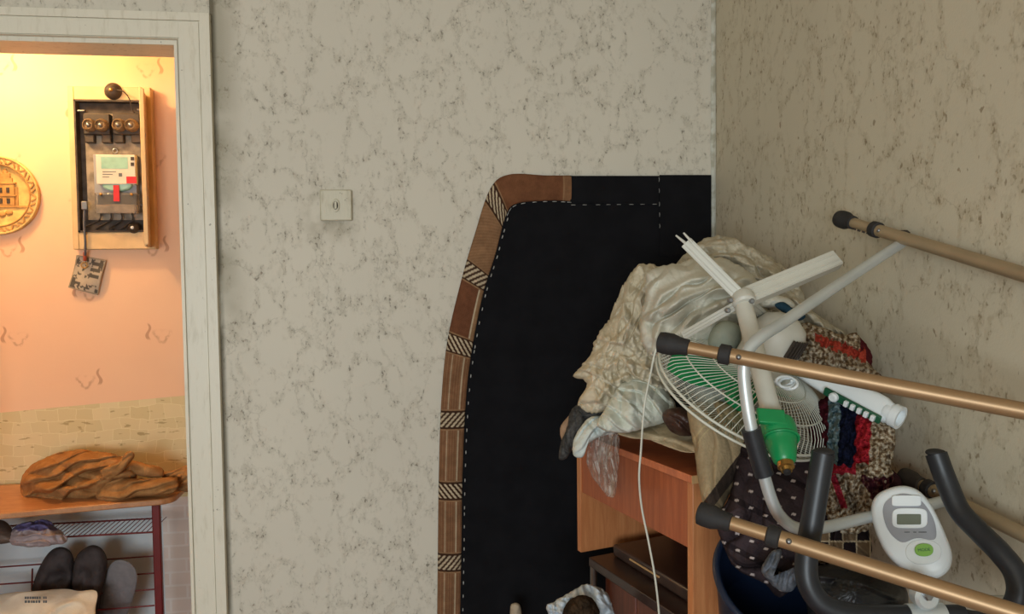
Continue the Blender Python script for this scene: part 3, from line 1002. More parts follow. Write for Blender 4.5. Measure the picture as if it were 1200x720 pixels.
# ------------------------------------------------------------------ cloth heaps
def heap(name, outline, d0, mat, parent=None, gx=0.0, gy=0.0, bulge=0.05, thick=0.03, folds=(), creases=(), nr=60, nt=200, edge=2.0, seed=0, colfn=None, fine=0.0015, dpts=None, center=None):
    """a lump of draped cloth: closed outline, rounded front and back, pleats and creases as real relief"""
    P = cr([Vector((x, y, 0)) for x, y in outline], 10, True)
    L = [0.0]
    for i in range(len(P)):
        L.append(L[-1] + (P[(i + 1) % len(P)] - P[i]).length)
    xs, ys = [p.x for p in P] + [P[0].x], [p.y for p in P] + [P[0].y]
    S = np.linspace(0, L[-1], nt, endpoint=False)
    ox, oy = np.interp(S, L, xs), np.interp(S, L, ys)
    cx, cy = center if center else (sum(p[0] for p in outline) / len(outline), sum(p[1] for p in outline) / len(outline))
    if edge:
        for k in range(nt):
            n_ = noise.noise((ox[k] * .09, oy[k] * .09, seed)) + .6 * noise.noise((ox[k] * .25, oy[k] * .25, seed + 3))
            dx, dy = ox[k] - cx, oy[k] - cy
            l = math.hypot(dx, dy) + 1e-6
            ox[k] += dx / l * n_ * edge
            oy[k] += dy / l * n_ * edge
    def base(px, py):
        if dpts:
            sw_, sd = 0, 0
            for (qx, qy, qd) in dpts:
                w_ = 1 / ((px - qx) ** 2 + (py - qy) ** 2 + 60)
                sw_ += w_
                sd += w_ * qd
            return sd / sw_
        return d0 + gx * (px - cx) + gy * (py - cy)
    def relief(px, py):
        h = 0.0
        for fd in folds:
            (ang, Lg, Sh, amp, kind) = fd[:5]
            if len(fd) > 5:
                amp = amp * fd[5](px, py)
            if kind in 'sa':       # overlapping folds: slow rise, sudden drop
                wv = noise.noise((px * .013, py * .013, seed + 3)) * 1.5 + noise.noise((px * .035, py * .035, seed + 5)) * .5
                if kind == 'a':
                    q = math.hypot(px - ang[0], (py - ang[1]) * ang[2]) / Sh + wv
                    q2 = math.atan2(py - ang[1], px - ang[0]) * Lg / 20
                else:
                    c, s = math.cos(math.radians(ang)), math.sin(math.radians(ang))
                    q = (-px * s + py * c) / Sh + wv
                    q2 = (px * c + py * s) / Lg
                cell = math.floor(q)
                f = q - cell
                am = .55 + .9 * noise.noise((q2 * .9, cell * 1.7 + f * .3, seed + 21))
                h += amp * am * (f ** .75) * (1 - max(0, (f - .80) / .20)) ** .6
                continue
            c, s = math.cos(math.radians(ang)), math.sin(math.radians(ang))
            wx = px + 9 * noise.noise((px * .02, py * .02, seed + 11))
            wy = py + 9 * noise.noise((px * .02, py * .02, seed + 17))
            u, v = (wx * c + wy * s) / Lg, (-wx * s + wy * c) / Sh
            q = noise.noise((u, v, seed + ang * .01))
            if kind == 'b':      # rounded pleats, sharp valleys
                h += amp * (abs(q) * 2.2) ** .8
            elif kind == 'r':    # sharp crests
                h += amp * (1 - min(1, abs(q) * 2.4)) ** 1.6
            else:
                h += amp * q * 1.6
        for (pl, wd, hh) in creases:
            best = 1e9
            for (x0, y0), (x1, y1) in zip(pl, pl[1:]):
                ex, ey = x1 - x0, y1 - y0
                tt = max(0, min(1, ((px - x0) * ex + (py - y0) * ey) / (ex * ex + ey * ey)))
                d2 = (px - x0 - ex * tt) ** 2 + (py - y0 - ey * tt) ** 2
                best = min(best, d2)
            if best < wd * wd * 6:
                h += hh * math.exp(-best / (wd * wd))
        if fine:
            h += fine * noise.noise((px * .35, py * .35, seed))
        return h
    vs_, cols, fs_ = [], [], []
    rs = [math.sin(math.pi / 2 * (i + 1) / nr) for i in range(nr)]
    def put(px, py, r, back):
        k = math.sqrt(max(0, 1 - r ** 2))
        if back:
            d = base(px, py) + thick * k
        else:
            d = base(px, py) - bulge * k - relief(px, py) * min(1, k * 3 + .35)
        vs_.append(at(px, py, d))
        if colfn:
            cols.append(colfn(px, py))
    put(cx, cy, 0, False)
    for r in rs:
        for k in range(nt):
            put(cx + (ox[k] - cx) * r, cy + (oy[k] - cy) * r, r, False)
    nf = len(vs_)
    back_rs = [.92, .75, .5, .25]
    for r in back_rs:
        for k in range(nt):
            put(cx + (ox[k] - cx) * r, cy + (oy[k] - cy) * r, r, True)
    put(cx, cy, 0, True)
    for k in range(nt):
        fs_.append((0, 1 + (k + 1) % nt, 1 + k))
    nring = nr + len(back_rs)
    for i in range(nring - 1):
        for k in range(nt):
            a, b = 1 + i * nt + k, 1 + i * nt + (k + 1) % nt
            fs_.append((a, b, b + nt, a + nt))
    last = 1 + (nring - 1) * nt
    for k in range(nt):
        fs_.append((last + k, last + (k + 1) % nt, len(vs_) - 1))
    mb = MB().add(vs_, fs_)
    return obj(name, mb, mat, parent, smooth=True, cols=cols if colfn else None)


def fabric(name, c1, c2, sc=30, rough=1.0, weave=900, trans=0.0):
    n = NT(name, rough)
    o = n.obj()
    f = n.noise(o, sc, 4, .6).outputs['Fac']
    n.color(n.mix(n.rng(f, .3, .7), srgb(*c1), srgb(*c2)))
    n.bump(n.m_('ADD', n.noise(o, weave, 2).outputs['Fac'], n.noise(o, sc * 4, 3).outputs['Fac']), .35, .0015)
    n.b.inputs['Specular IOR Level'].default_value = .04
    return n.m


M['jacket'] = fabric('rust_brown_wool', (176, 132, 86), (150, 106, 64))
M['cream'] = fabric('cream_lace_cloth', (216, 206, 184), (198, 186, 160))
M['whitesheet'] = fabric('grey_white_sheet', (214, 211, 197), (206, 202, 186))
M['towel'] = fabric('beige_towelling', (202, 194, 174), (178, 168, 146), 60)
M['mint'] = fabric('pale_mint_knit', (214, 216, 204), (202, 204, 190), 50)
M['greyscarf'] = fabric('dark_grey_fabric', (86, 84, 82), (48, 48, 52), 70)
M['olive'] = None

# ---- shoe bench
zb = hp(200, 585, .44).z
bf0, bf1 = Wz(-190, 619, zb), Wz(202, 585, zb)
br1, br0 = Vector((Wy(205, 575, YH - .02).x, YH - .02, zb)), Vector((bf0.x, YH - .02, zb))
M['benchtop'] = wood('orange_pine_laminate', (196, 140, 92), (176, 118, 74), scale=(2, 12, 2))
M['redmetal'] = flat('dark_red_enamelled_tube', (112, 26, 28), 0.4, 0, .08, 20)
bn = thing('shoe_bench', 'wooden topped shoe bench with dark red metal frame in the hallway', 'bench', ((bf0.x + bf1.x) / 2, (bf1.y + YH) / 2, 0))
brd = MB()
cn = []
r_ = .05
for q, a0, a1 in (((bf1.x - r_, bf1.y + r_), -90, 0), ((bf1.x - r_, YH - .02 - .02), 0, 90)):
    for k in range(7):
        an = math.radians(a0 + (a1 - a0) * k / 6)
        rr = r_ if a0 < 0 else .02
        cxq = q[0] if a0 < 0 else bf1.x - .02
        cn.append((cxq + rr * math.cos(an), q[1] + rr * math.sin(an)))
cn += [(bf0.x, YH - .02), (bf0.x, bf0.y)]
cn = [Vector((x, y, 0)) for x, y in cn]
brd.loft([[Vector((p.x, p.y, zb - .02)) for p in cn], [Vector((p.x, p.y, zb)) for p in cn]])
obj('seat_board', brd, M['benchtop'], bn, bevel=.004)
lx = Wy(185, 650, bf1.y + .04).x
ly = bf1.y + .04
for yy in (ly,):
    obj('leg', MB().bb(lx - .013, lx + .013, yy - .010, yy + .010, 0, zb - .02), M['redmetal'], bn, bevel=.004)
obj('leg', MB().bb(bf0.x + .05, bf0.x + .076, ly - .01, ly + .01, 0, zb - .02), M['redmetal'], bn, bevel=.004)
obj('leg', MB().bb(bf0.x + .05, bf0.x + .076, YH - .07, YH - .05, 0, zb - .02), M['redmetal'], bn, bevel=.004)
obj('knob', MB().tube([Wy(23, 604, bf1.y + .1), Wy(23, 604, bf1.y + .1) + Vector((0, -.01, .012))], .008, 8), M['redmetal'], bn, smooth='angle')
# upper wire shelf
z1 = Wy(180, 624, ly).z
y2 = None
pb = Wz(180, 608, z1)
yb2 = min(pb.y, YH - .03)
sh = MB()
for yy in (ly, yb2):
    sh.tube([Vector((bf0.x + .06, yy, z1)), Vector((Wy(181, 615, yy).x, yy, z1))], .0032, 8)
obj('shelf_rail', sh, M['redmetal'], bn, smooth='angle')
cw = MB()
xx = bf0.x + .07
while xx < lx - .01:
    cw.tube([Vector((xx, ly, z1 + .003)), Vector((xx, yb2, z1 + .003))], .0014, 5)
    xx += .0165
stuff(obj('cross_wires', cw, M['redmetal'], bn))
rails = MB()
for (ya, yb_, yy) in ((672, 652, .66), (692, 672, .60), (711, 691, .54), (733, 710, .48)):
    p, q = Wy(-40, ya, yy), Wy(181, yb_, yy)
    obj('lower_rail', MB().tube([Vector((bf0.x + .06, yy, (p.z + q.z) / 2)), Vector((q.x, yy, q.z))], .0028, 8), M['redmetal'], bn, smooth='angle')
obj('cross_rail', MB().tube([Wy(38, 667, .66), Wy(36, 740, .47)], .0028, 8), M['redmetal'], bn, smooth='angle')

# ---- jacket on the bench
jk = thing('jacket', 'rust brown jacket crumpled on the shoe bench top', 'jacket', Vector((Wy(110, 580, .6).x, .58, zb)))
heap('body', [(26, 584), (25, 562), (38, 545), (62, 533), (84, 528), (112, 529), (138, 534), (158, 548), (160, 566), (150, 582), (120, 590), (80, 592), (45, 590)], 2.68, M['jacket'], jk, gx=-.0002, gy=-.0012, bulge=.10, thick=.05,
     folds=((-14, 80, 15, .075, 's'), (20, 60, 18, .025, 'b')), creases=(([(32, 560), (60, 545), (110, 540), (150, 536)], 4, .02), ([(50, 575), (90, 572), (130, 562), (160, 548)], 4, .022), ([(120, 560), (135, 548), (152, 533)], 3, .02)), seed=3, edge=1.5)
heap('sleeve', [(148, 548), (154, 540), (172, 544), (190, 549), (191, 558), (176, 560), (156, 556)], 2.60, M['jacket'], jk, gy=-.001, bulge=.035, thick=.03, folds=((10, 40, 9, .010, 'b'),), seed=5, nr=25, nt=90, edge=1)
heap('sleeve', [(118, 570), (140, 560), (170, 561), (205, 560), (208, 573), (196, 580), (160, 583), (128, 590), (112, 584)], 2.57, M['jacket'], jk, gy=-.001, bulge=.045, thick=.03, folds=((-8, 60, 9, .03, 's'),), seed=6, nr=30, nt=110, edge=1)
heap('collar', [(118, 552), (140, 540), (148, 530), (157, 531), (155, 540), (140, 556), (126, 563)], 2.55, M['jacket'], jk, bulge=.025, thick=.02, folds=((-40, 30, 6, .01, 'b'),), seed=8, nr=20, nt=80, edge=.6)
heap('cuff', [(188, 556), (205, 551), (222, 545), (240, 546), (242, 572), (222, 577), (204, 572)], 2.66, M['jacket'], jk, bulge=.04, thick=.02, folds=((-20, 22, 8, .014, 'b'),), seed=9, nr=24, nt=80, edge=1)
# ---- on the rack
o = heap('plastic_bag', [(10, 632), (16, 619), (34, 611), (58, 610), (66, 618), (76, 626), (80, 634), (66, 639), (40, 641), (18, 640)], 2.50, colmat('lilac_plastic', .35, 60, .2, .1), None, gy=-.002, bulge=.05, thick=.04, folds=((0, 20, 9, .016, 'r'), (60, 14, 8, .01, 'b')), seed=12, nr=30, nt=110,
         colfn=lambda x, y: srgb(106, 98, 140) if y < 622 + 4 * noise.noise((x * .1, y * .1, 0)) and x < 68 else srgb(172, 156, 158))
tag(o, 'small lilac and white plastic bundle on the upper wire shelf', 'bag')
o = heap('shoe', [(-26, 634), (-22, 618), (-8, 610), (6, 611), (15, 622), (16, 633), (8, 637), (-12, 638)], 2.50, flat('brown_grey_leather', (98, 80, 70), .5), None, gy=-.002, bulge=.04, thick=.03, nr=24, nt=80, edge=.3)
tag(o, 'brown shoe on the upper wire shelf at the left frame edge', 'shoe')
M['shoeblack'] = flat('soft_black_leather', (72, 64, 64), .75, 0, .2, 20, spec=.2)
def shoe(outl, d, lab, open_pl, seed):
    s = thing('shoe', lab, 'shoe', at(sum(p[0] for p in outl) / len(outl), 738, d), 'black shoes on the lower rack')
    heap('upper', outl, d, M['shoeblack'], s, gy=.0, bulge=.055, thick=.03, folds=((60, 40, 25, .008, 'n'),), creases=((open_pl, 8, -.035),), nr=36, nt=110, edge=.3, seed=seed)
    heap('sole', [(sum(p[0] for p in outl) / len(outl) + (p[0] - sum(q[0] for q in outl) / len(outl)) * 1.03, p[1] * 1.0 - .5) for p in outl], d + .014, M['rubber'], s, bulge=.012, thick=.012, nr=10, nt=80, edge=0, fine=0)
shoe([(36, 700), (44, 672), (56, 650), (68, 642), (80, 645), (86, 658), (85, 680), (82, 705), (78, 738), (42, 738), (34, 720)], 2.62, 'left one of two black shoes standing heel up on the lower rack', [(50, 700), (60, 680), (72, 676)], 1)
shoe([(84, 700), (86, 668), (92, 650), (106, 640), (118, 643), (125, 656), (124, 674), (118, 700), (112, 738), (86, 738)], 2.60, 'right one of two black shoes, beside the grey slipper', [(92, 690), (98, 672), (104, 700)], 2)
o = heap('slipper', [(110, 738), (116, 700), (124, 672), (134, 658), (148, 658), (158, 666), (161, 680), (156, 702), (148, 724), (142, 740)], 2.63, flat('grey_felt', (128, 122, 124), .8, 0, .05, 40), None, gy=.0006, bulge=.016, thick=.012, nr=24, nt=100, edge=.3, folds=((80, 60, 30, .003, 'n'),))
tag(o, 'flat grey slipper sole leaning on the lower rack', 'slipper')
pb_ = thing('paper_bag', 'white paper bag with dark print lying in front of the black shoes', 'bag', at(50, 745, 2.4))
heap('bag_body', [(-30, 712), (-8, 700), (12, 695), (40, 693), (74, 690.5), (92, 693), (113, 693), (112, 712), (107, 745), (40, 750), (-30, 745)], 2.45, fabric('white_paper', (226, 214, 196), (212, 198, 180), 15, .6, 300), pb_, gy=-.002, bulge=.02, thick=.02, folds=((-30, 60, 26, .010, 'r'), (50, 50, 30, .008, 'n')), nr=36, nt=130, edge=.4, seed=20, fine=.0005)
# two small rows of blurred dark print
ink = MB()
for row, y in enumerate((701, 705.5)):
    x = 29.0
    while x < 54:
        wd = random.uniform(1.4, 2.6)
        p0_, p1_ = at(x, y - 1.4, 2.402), at(x + wd, y + 1.4, 2.402)
        c = (p0_ + p1_) / 2
        ink.box(c, RT * ((p1_ - p0_).dot(RT) / 2), UP * (abs((p1_ - p0_).dot(UP)) / 2), FW * .0006)
        x += wd + random.uniform(.5, 1.2) + (2.5 if 44 < x < 47 else 0)
stuff(obj('print', ink, M['inkgrey'], pb_))

# ------------------------------------------------------------------ desk hutch and the cabinet under it
P0 = at(812, 557, 1.50)
AZ = math.radians(-16.4)
D_ = Vector((math.sin(AZ), math.cos(AZ), 0))        # along the front, away from the camera
E_ = Vector((math.cos(AZ), -math.sin(AZ), 0))       # into the desk, to the right
LZ = Vector((0, 0, 1))
ZT = P0.z
DL, DW = 0.47, 0.30


def dbox(a0, a1, b0, b1, z0, z1):
    c = Vector((P0.x, P0.y, 0)) + D_ * ((a0 + a1) / 2) + E_ * ((b0 + b1) / 2) + LZ * ((z0 + z1) / 2)
    return MB().box(c, D_ * ((a1 - a0) / 2), E_ * ((b1 - b0) / 2), LZ * ((z1 - z0) / 2))


PBT = 0.305
dk = thing('desk_hutch', 'orange-brown veneered table unit standing in the corner under the cloth pile', 'table', Vector((P0.x, P0.y, ZT - PBT)) + D_ * .3 + E_ * .15)
tp = dbox(-.004, DL + .004, -.006, DW, ZT - .016, ZT)
obj('top_board', tp, M['desk_top'], dk, bevel=.0015)
obj('edge_band', dbox(-.0055, -.004, -.006, DW, ZT - .016, ZT), M['edge'], dk)['label'] = 'pale beige edge strip'
ap = obj('apron', dbox(.018, DL - .018, .004, .020, ZT - .152, ZT - .016), M['desk_red'], dk, bevel=.001)
obj('side_panel', dbox(0, .018, 0, DW - .005, ZT - PBT, ZT - .016), M['desk_side'], dk, bevel=.001)
obj('side_panel', dbox(DL - .018, DL, 0, DW - .005, ZT - PBT, ZT - .016), M['desk_side'], dk, bevel=.001)
obj('back_panel', dbox(.018, DL - .018, DW - .02, DW - .008, ZT - PBT, ZT - .016), M['redwood'], dk)
zd = ZT - PBT
cbt = thing('cabinet', 'dark topped red-brown cabinet with metal legs under the orange table unit', 'cabinet', Vector((P0.x, P0.y, 0)) + D_ * .3 + E_ * .15)
obj('top_board', dbox(-.10, DL - .05, .004, DW + .01, zd - .024, zd - .001), M['darkwood'], cbt, bevel=.002)
obj('door', dbox(.0, .27, .045, .06, .06, zd - .03), M['redwood'], cbt, bevel=.002)
obj('door', dbox(.275, DL - .06, .045, .06, .06, zd - .03), M['redwood'], cbt, bevel=.002)
obj('body', dbox(.0, DL - .06, .062, DW, .05, zd - .024), M['darkwood'], cbt)
for (a_, b_) in ((DL - .045, .02), (.10, .02), (DL - .045, DW - .02), (-.08, DW - .02)):
    c = Vector((P0.x, P0.y, 0)) + D_ * a_ + E_ * b_
    obj('leg', MB().tube([c, c + LZ * (zd - .024)], .0085, 12), M['steel'], cbt, smooth='angle')
# brown flat case pushed in under the unit
cs = dbox(.06, .40, .06, .26, zd, zd + .030)
lc = thing('flat_case', 'flat dark brown case tucked inside the orange table unit', 'case', Vector((P0.x, P0.y, zd)) + D_ * .31 + E_ * .16)
obj('shell', cs, M['darkwood'], lc, bevel=.006)
obj('pale_line', dbox(.20, .32, .058, .0605, zd + .017, zd + .021), M['edge'], lc)['label'] = 'thin pale line along the front edge'  # short pale line across the case front

# ------------------------------------------------------------------ the cloth pile
cr1 = heap('curtain', [(757, 308), (735, 326), (722, 352), (712, 376), (700, 392), (694, 410), (683, 428), (672, 441), (688, 449), (678, 470), (684, 482), (700, 484), (728, 482), (752, 476), (776, 470), (800, 440), (806, 380), (790, 330)], 1.80, M['cream'], None, gx=-.0006, gy=-.0006, bulge=.10, thick=.07,
           folds=((122, 60, 15, .055, 's', lambda x, y: max(.25, min(1, (430 - y) / 60))), (28, 40, 13, .05, 's', lambda x, y: max(0, min(1, (y - 385) / 30))), (60, 40, 16, .022, 'b'), (100, 22, 9, .014, 'r')), creases=(([(726, 352), (740, 380), (765, 400), (785, 425)], 5, .02), ([(690, 445), (720, 425), (760, 432)], 4, .018), ([(700, 470), (716, 450), (736, 440)], 3, .018)), nr=90, nt=300, edge=4, seed=31, fine=.003)
tag(cr1, 'crumpled cream lace curtain sliding off the left of the pile over the table', 'curtain')
tw = heap('towel', [(786, 326), (800, 300), (818, 284), (838, 277), (858, 279), (880, 290), (900, 300), (925, 318), (940, 338), (950, 362), (975, 380), (992, 392), (986, 400), (950, 402), (905, 396), (850, 380), (800, 360)], 1.72, M['towel'], None, gx=-.0011, gy=-.0008, bulge=.07, thick=.05,
          folds=(((800, 480, 1.0), 60, 17, .055, 'a'), (55, 50, 16, .022, 'b'), (10, 20, 9, .010, 'r')), creases=(([(800, 306), (850, 298), (900, 318), (935, 345)], 4, .018), ([(820, 288), (870, 300), (910, 320)], 3, .01), ([(930, 350), (955, 378), (988, 392)], 3, .014)), nr=80, nt=280, edge=2.5, seed=41, fine=.003)
tag(tw, 'beige towelling heaped at the back of the pile against the corner', 'towel')
ws = heap('sheet', [(757, 322), (775, 312), (800, 308), (822, 300), (850, 304), (876, 318), (892, 338), (886, 362), (866, 378), (850, 394), (822, 408), (790, 414), (766, 420), (753, 404), (750, 376), (756, 348)], 1.62, M['whitesheet'], None, gx=-.0004, gy=-.0012, bulge=.10, thick=.06,
          folds=(((858, 425, .95), 50, 19, .06, 'a'), (20, 60, 30, .02, 'b'), (-50, 50, 18, .008, 'r')), creases=(([(762, 372), (775, 346), (810, 328), (850, 322)], 5, .030), ([(768, 396), (778, 368), (800, 350), (838, 338), (868, 340)], 5, .028), ([(800, 392), (812, 372), (840, 358)], 5, .022), ([(830, 304), (856, 318), (880, 330)], 4, .014)), nr=80, nt=260, edge=2, seed=52, fine=.0012)
tag(ws, 'large grey-white bed sheet bunched on top of the pile', 'sheet')
kn = heap('knitwear', [(700, 500), (712, 474), (726, 452), (744, 444), (768, 448), (784, 462), (792, 478), (784, 492), (764, 500), (730, 508)], 1.66, M['mint'], None, gy=-.0008, bulge=.05, thick=.04,
          folds=((20, 60, 13, .03, 's'), (80, 50, 16, .014, 'b')), creases=(([(722, 458), (744, 480), (760, 496)], 3, .016),), nr=50, nt=180, edge=1.5, seed=61)
tag(kn, 'folded pale mint knitwear at the bottom of the pile above the table edge', 'clothing')
kn = heap('shirt', [(671, 530), (673, 514), (681, 500), (692, 489), (716, 488), (745, 494), (740, 504), (722, 508), (704, 512), (690, 520), (684, 535), (676, 537)], 1.74, fabric('cool_white_cotton', (214, 222, 218), (196, 204, 200), 30), None, gy=-.0006, bulge=.04, thick=.03,
          folds=((-35, 40, 12, .03, 's'),), creases=(([(690, 494), (700, 506), (704, 514)], 3, -.012),), nr=36, nt=140, edge=.8, seed=66, center=(694, 503))
tag(kn, 'cool white shirt end hanging over the far corner of the table', 'shirt')
M['scarf'] = None
sc_ = heap('scarf', [(655, 538), (657, 520), (664, 502), (668, 484), (676, 474), (690, 473), (712, 474), (738, 474), (742, 484), (720, 489), (700, 489), (684, 500), (674, 520), (664, 537)], 1.79, colmat('grey_patterned_scarf', .6, 90, .5, .5, 120), None, gy=-.0004, bulge=.035, thick=.03,
           folds=((70, 40, 8, .014, 'b'),), nr=30, nt=150, edge=1.2, seed=71, center=(677, 489), colfn=lambda x, y: tuple(k * (.7 + .9 * max(0, noise.noise((x * .22, y * .12, 3)))) for k in srgb(92, 90, 88)))
tag(sc_, 'dark grey patterned scarf hanging at the far left of the pile', 'scarf')
pk = heap('sock', [(657, 500), (664, 490), (672, 484), (677, 492), (670, 508), (662, 520), (657, 512)], 1.83, flat('tan_cotton', (180, 146, 116), .9), None, bulge=.02, thick=.02, nr=16, nt=60, edge=.6)
tag(pk, 'small tan cloth scrap behind the grey scarf', 'cloth')
# clear bag hanging on the apron
pm = NT('thin_clear_polythene', .22)
pm.put(pm.b.inputs['Alpha'], pm.rng(pm.noise(pm.map(pm.obj(), scale=(1, 1, .25)), 70, 3).outputs['Fac'], .42, .66, .16, .6))
pm.color(pm.mix(pm.rng(pm.noise(pm.obj(), 60, 3).outputs['Fac'], .4, .6), srgb(170, 150, 136), srgb(222, 216, 208)))
pm.bump(pm.noise(pm.obj(), 80, 3).outputs['Fac'], .8, .004)
o = heap('plastic_bag', [(690, 514), (706, 508), (724, 508), (726, 530), (724, 555), (721, 581), (712, 582), (704, 572), (694, 560), (688, 545), (688, 528)], 1.74, pm.m, None, gx=-.0035, bulge=.016, thick=.01, folds=((86, 90, 7, .030, 'r'), (98, 60, 10, .02, 'b')), nr=40, nt=140, edge=1, seed=81)
tag(o, 'crumpled clear plastic bag hanging over the table front', 'bag')
bc = heap('cloth', [(724, 508), (742, 500), (770, 494), (800, 492), (822, 500), (832, 522), (820, 530), (800, 530), (782, 524), (760, 516), (740, 514)], 1.60, fabric('flat_beige_cotton', (196, 180, 150), (176, 158, 128), 22), None, gx=-.0012, gy=-.004, bulge=.02, thick=.02, folds=((20, 60, 14, .01, 'b'),), creases=(([(750, 506), (790, 515), (815, 524)], 3, .008),), nr=40, nt=140, edge=1, seed=91)
tag(bc, 'flat beige cloth lying on the table top near its edge', 'cloth')
bs = heap('purse', [(776, 486), (790, 478), (812, 480), (826, 490), (822, 506), (806, 512), (786, 506)], 1.53, flat('dark_brown_leatherette', (66, 42, 32), .5, 0, .2, 30), None, bulge=.04, thick=.03, folds=((30, 30, 12, .01, 'b'),), nr=24, nt=90, edge=1)
tag(bs, 'dark brown leather item half hidden below the fan grille', 'bag')

# soft light bulb/ball and blue scrap behind the stand
o = heap('cushion', [(830, 398), (836, 384), (850, 376), (866, 382), (868, 400), (858, 412), (842, 414), (832, 408)], 1.47, fabric('grey_green_cotton', (166, 172, 158), (150, 156, 142), 12), None, bulge=.04, thick=.03, nr=24, nt=80, edge=.2, fine=.0003)
tag(o, 'small rounded grey-green pad behind the fan stand hub', 'cushion')
o = heap('sleeve', [(886, 350), (895, 343), (908, 345), (924, 350), (932, 358), (924, 364), (906, 361), (892, 360)], 1.50, M['whitesheet'], None, bulge=.025, thick=.02, nr=20, nt=70, edge=.4)
tag(o, 'rolled pale cloth just right of the fan stand hub', 'cloth')
o = heap('cloth', [(908, 358), (918, 354), (930, 362), (944, 370), (936, 376), (920, 368)], 1.47, fabric('teal_blue_cotton', (52, 78, 92), (34, 58, 74), 30), None, bulge=.012, thick=.01, nr=14, nt=60, edge=.3)
tag(o, 'scrap of teal blue cloth above the fan motor', 'cloth')

# ------------------------------------------------------------------ blankets below
def blanket_col(x, y):
    # olive woollen blanket with one wide dark stripe and two pale threads
    c = srgb(172, 152, 120)
    k = noise.noise((x * .3, y * .05, 1)) * .12
    t = (x - 832) * .80 + (y - 575) * .60     # across the stripe (stripe runs up-right)
    if 2 < t < 15:
        c = srgb(64, 54, 48)
    elif 15 <= t < 24:
        c = srgb(124, 108, 84)
    elif t >= 24:
        c = srgb(46, 38, 40)
    r = math.hypot(x - 868, y - 545)
    if abs(r - 62) < .9 or abs(r - 56) < .7:
        if y < 520:
            c = srgb(190, 170, 130)
    return tuple(q * (1 + k) for q in c)


bk_ = heap('blanket', [(806, 478), (820, 472), (845, 470), (868, 482), (892, 500), (886, 530), (872, 556), (856, 578), (842, 604), (830, 604), (822, 584), (817, 556), (814, 528), (808, 500)], 1.44, colmat('olive_wool', .95, 400, .5, .15), None, gy=-.0006, bulge=.05, thick=.04,
           folds=((66, 90, 30, .022, 's'), (70, 110, 22, .008, 'b')), nr=90, nt=260, edge=1, seed=95, colfn=blanket_col, fine=.001)
tag(bk_, 'olive-brown wool blanket with dark stripe draped over the table side', 'blanket')


def dot_col(x, y):
    c = srgb(60, 50, 53)
    k = noise.noise((x * .04, y * .04, 2))
    c = tuple(q * (1 + .5 * k) for q in c)
    u = (x * .88 + y * .47) / 19.0
    v = (-x * .47 + y * .88) / 17.0
    row = math.floor(v)
    fu = (u + (row % 2) * .5) % 1 - .5
    fv = v % 1 - .5
    if abs(fu) < .13 and abs(fv + fu * .3) < .085:
        c = srgb(186, 172, 168)
    elif (row % 3) == 0 and abs(fv) < .2:
        c = tuple(q * .55 for q in c)
    if x > 955 and 612 < y < 660:          # small checked corner
        qx, qy = ((x - 955) / 16) % 1, ((y - 612) / 22) % 1
        c = srgb(120, 98, 74) if (math.floor((x - 955) / 16) + math.floor((y - 612) / 22)) % 2 == 0 else srgb(40, 32, 34)
        if qx < .1 or qy < .08:
            c = srgb(190, 170, 140)
    return c


ds = heap('tablecloth', [(872, 514), (905, 520), (945, 528), (972, 548), (985, 590), (1010, 606), (1022, 640), (1010, 662), (960, 672), (930, 690), (912, 700), (896, 684), (878, 676), (858, 662), (846, 636), (840, 610), (856, 578)], 1.36, colmat('dotted_dark_cotton', .9, 400, .4, .15), None, gx=0, gy=-.0006, bulge=.06, thick=.05,
          folds=((68, 90, 34, .035, 's'), (100, 70, 30, .010, 'b')), nr=150, nt=420, edge=1, seed=99, colfn=dot_col, fine=.001)
tag(ds, 'dark plum cloth with white woven dots hanging below the fan', 'tablecloth')
o = heap('scarf', [(893, 672), (896, 658), (906, 646), (916, 644), (914, 656), (906, 668), (914, 678), (926, 668), (936, 664), (936, 680), (926, 694), (910, 690)], 1.25, fabric('slate_blue_fleece', (120, 124, 132), (70, 74, 82), 40), None, bulge=.03, thick=.02, folds=((120, 30, 8, .012, 'b'),), nr=26, nt=110, edge=1, seed=15, center=(906, 676))
tag(o, 'crumpled slate grey scarf on the edge of the navy basin', 'scarf')


def rug_col(x, y, big=True):
    w_ = 3 * noise.noise((x * .12, y * .12, 0))
    k = noise.noise((x * .27, y * .27, 5)) + .5 * noise.noise((x * .6, y * .6, 8))
    mott = srgb(196, 182, 160) if k > .12 else (srgb(112, 90, 68) if k < -.16 else srgb(156, 136, 110))
    if big:
        if y < 545 + 2 * w_:
            xx = x + (y - 500) * .06 + w_
            if xx < 970:
                return srgb(74, 26, 34) if k < .2 or xx < 962 else srgb(96, 40, 44)
            if xx < 984:
                return srgb(120, 140, 144) if k > -.2 else srgb(70, 96, 104)
            if xx < 1003:
                return srgb(26, 30, 50)
            if xx < 1021 and y < 549 + w_:
                return srgb(178, 44, 54) if k > -.25 else srgb(130, 24, 36)
        if y < 556 + w_ and x < 1003 and y > 536 + abs(x - 985) * .25:
            return srgb(160, 40, 54)
        if 973 < x - (y - 560) * .35 < 981 and 556 < y < 596:
            return srgb(158, 46, 62)
        if y > 560 + 4 * w_ and x - (y - 560) * .6 + 3 * w_ > 1008:
            return srgb(70, 30, 40) if k < .2 else srgb(110, 74, 70)
    else:
        if abs((y - 404) - (x - 975) * .38 - 2 * w_) < 5.5 + 6 * k and 955 < x < 1015:
            return srgb(176, 70, 54)
        if x > 1008 and y < 440 and y < 416 + (x - 1008):
            return srgb(92, 34, 40)
    return mott


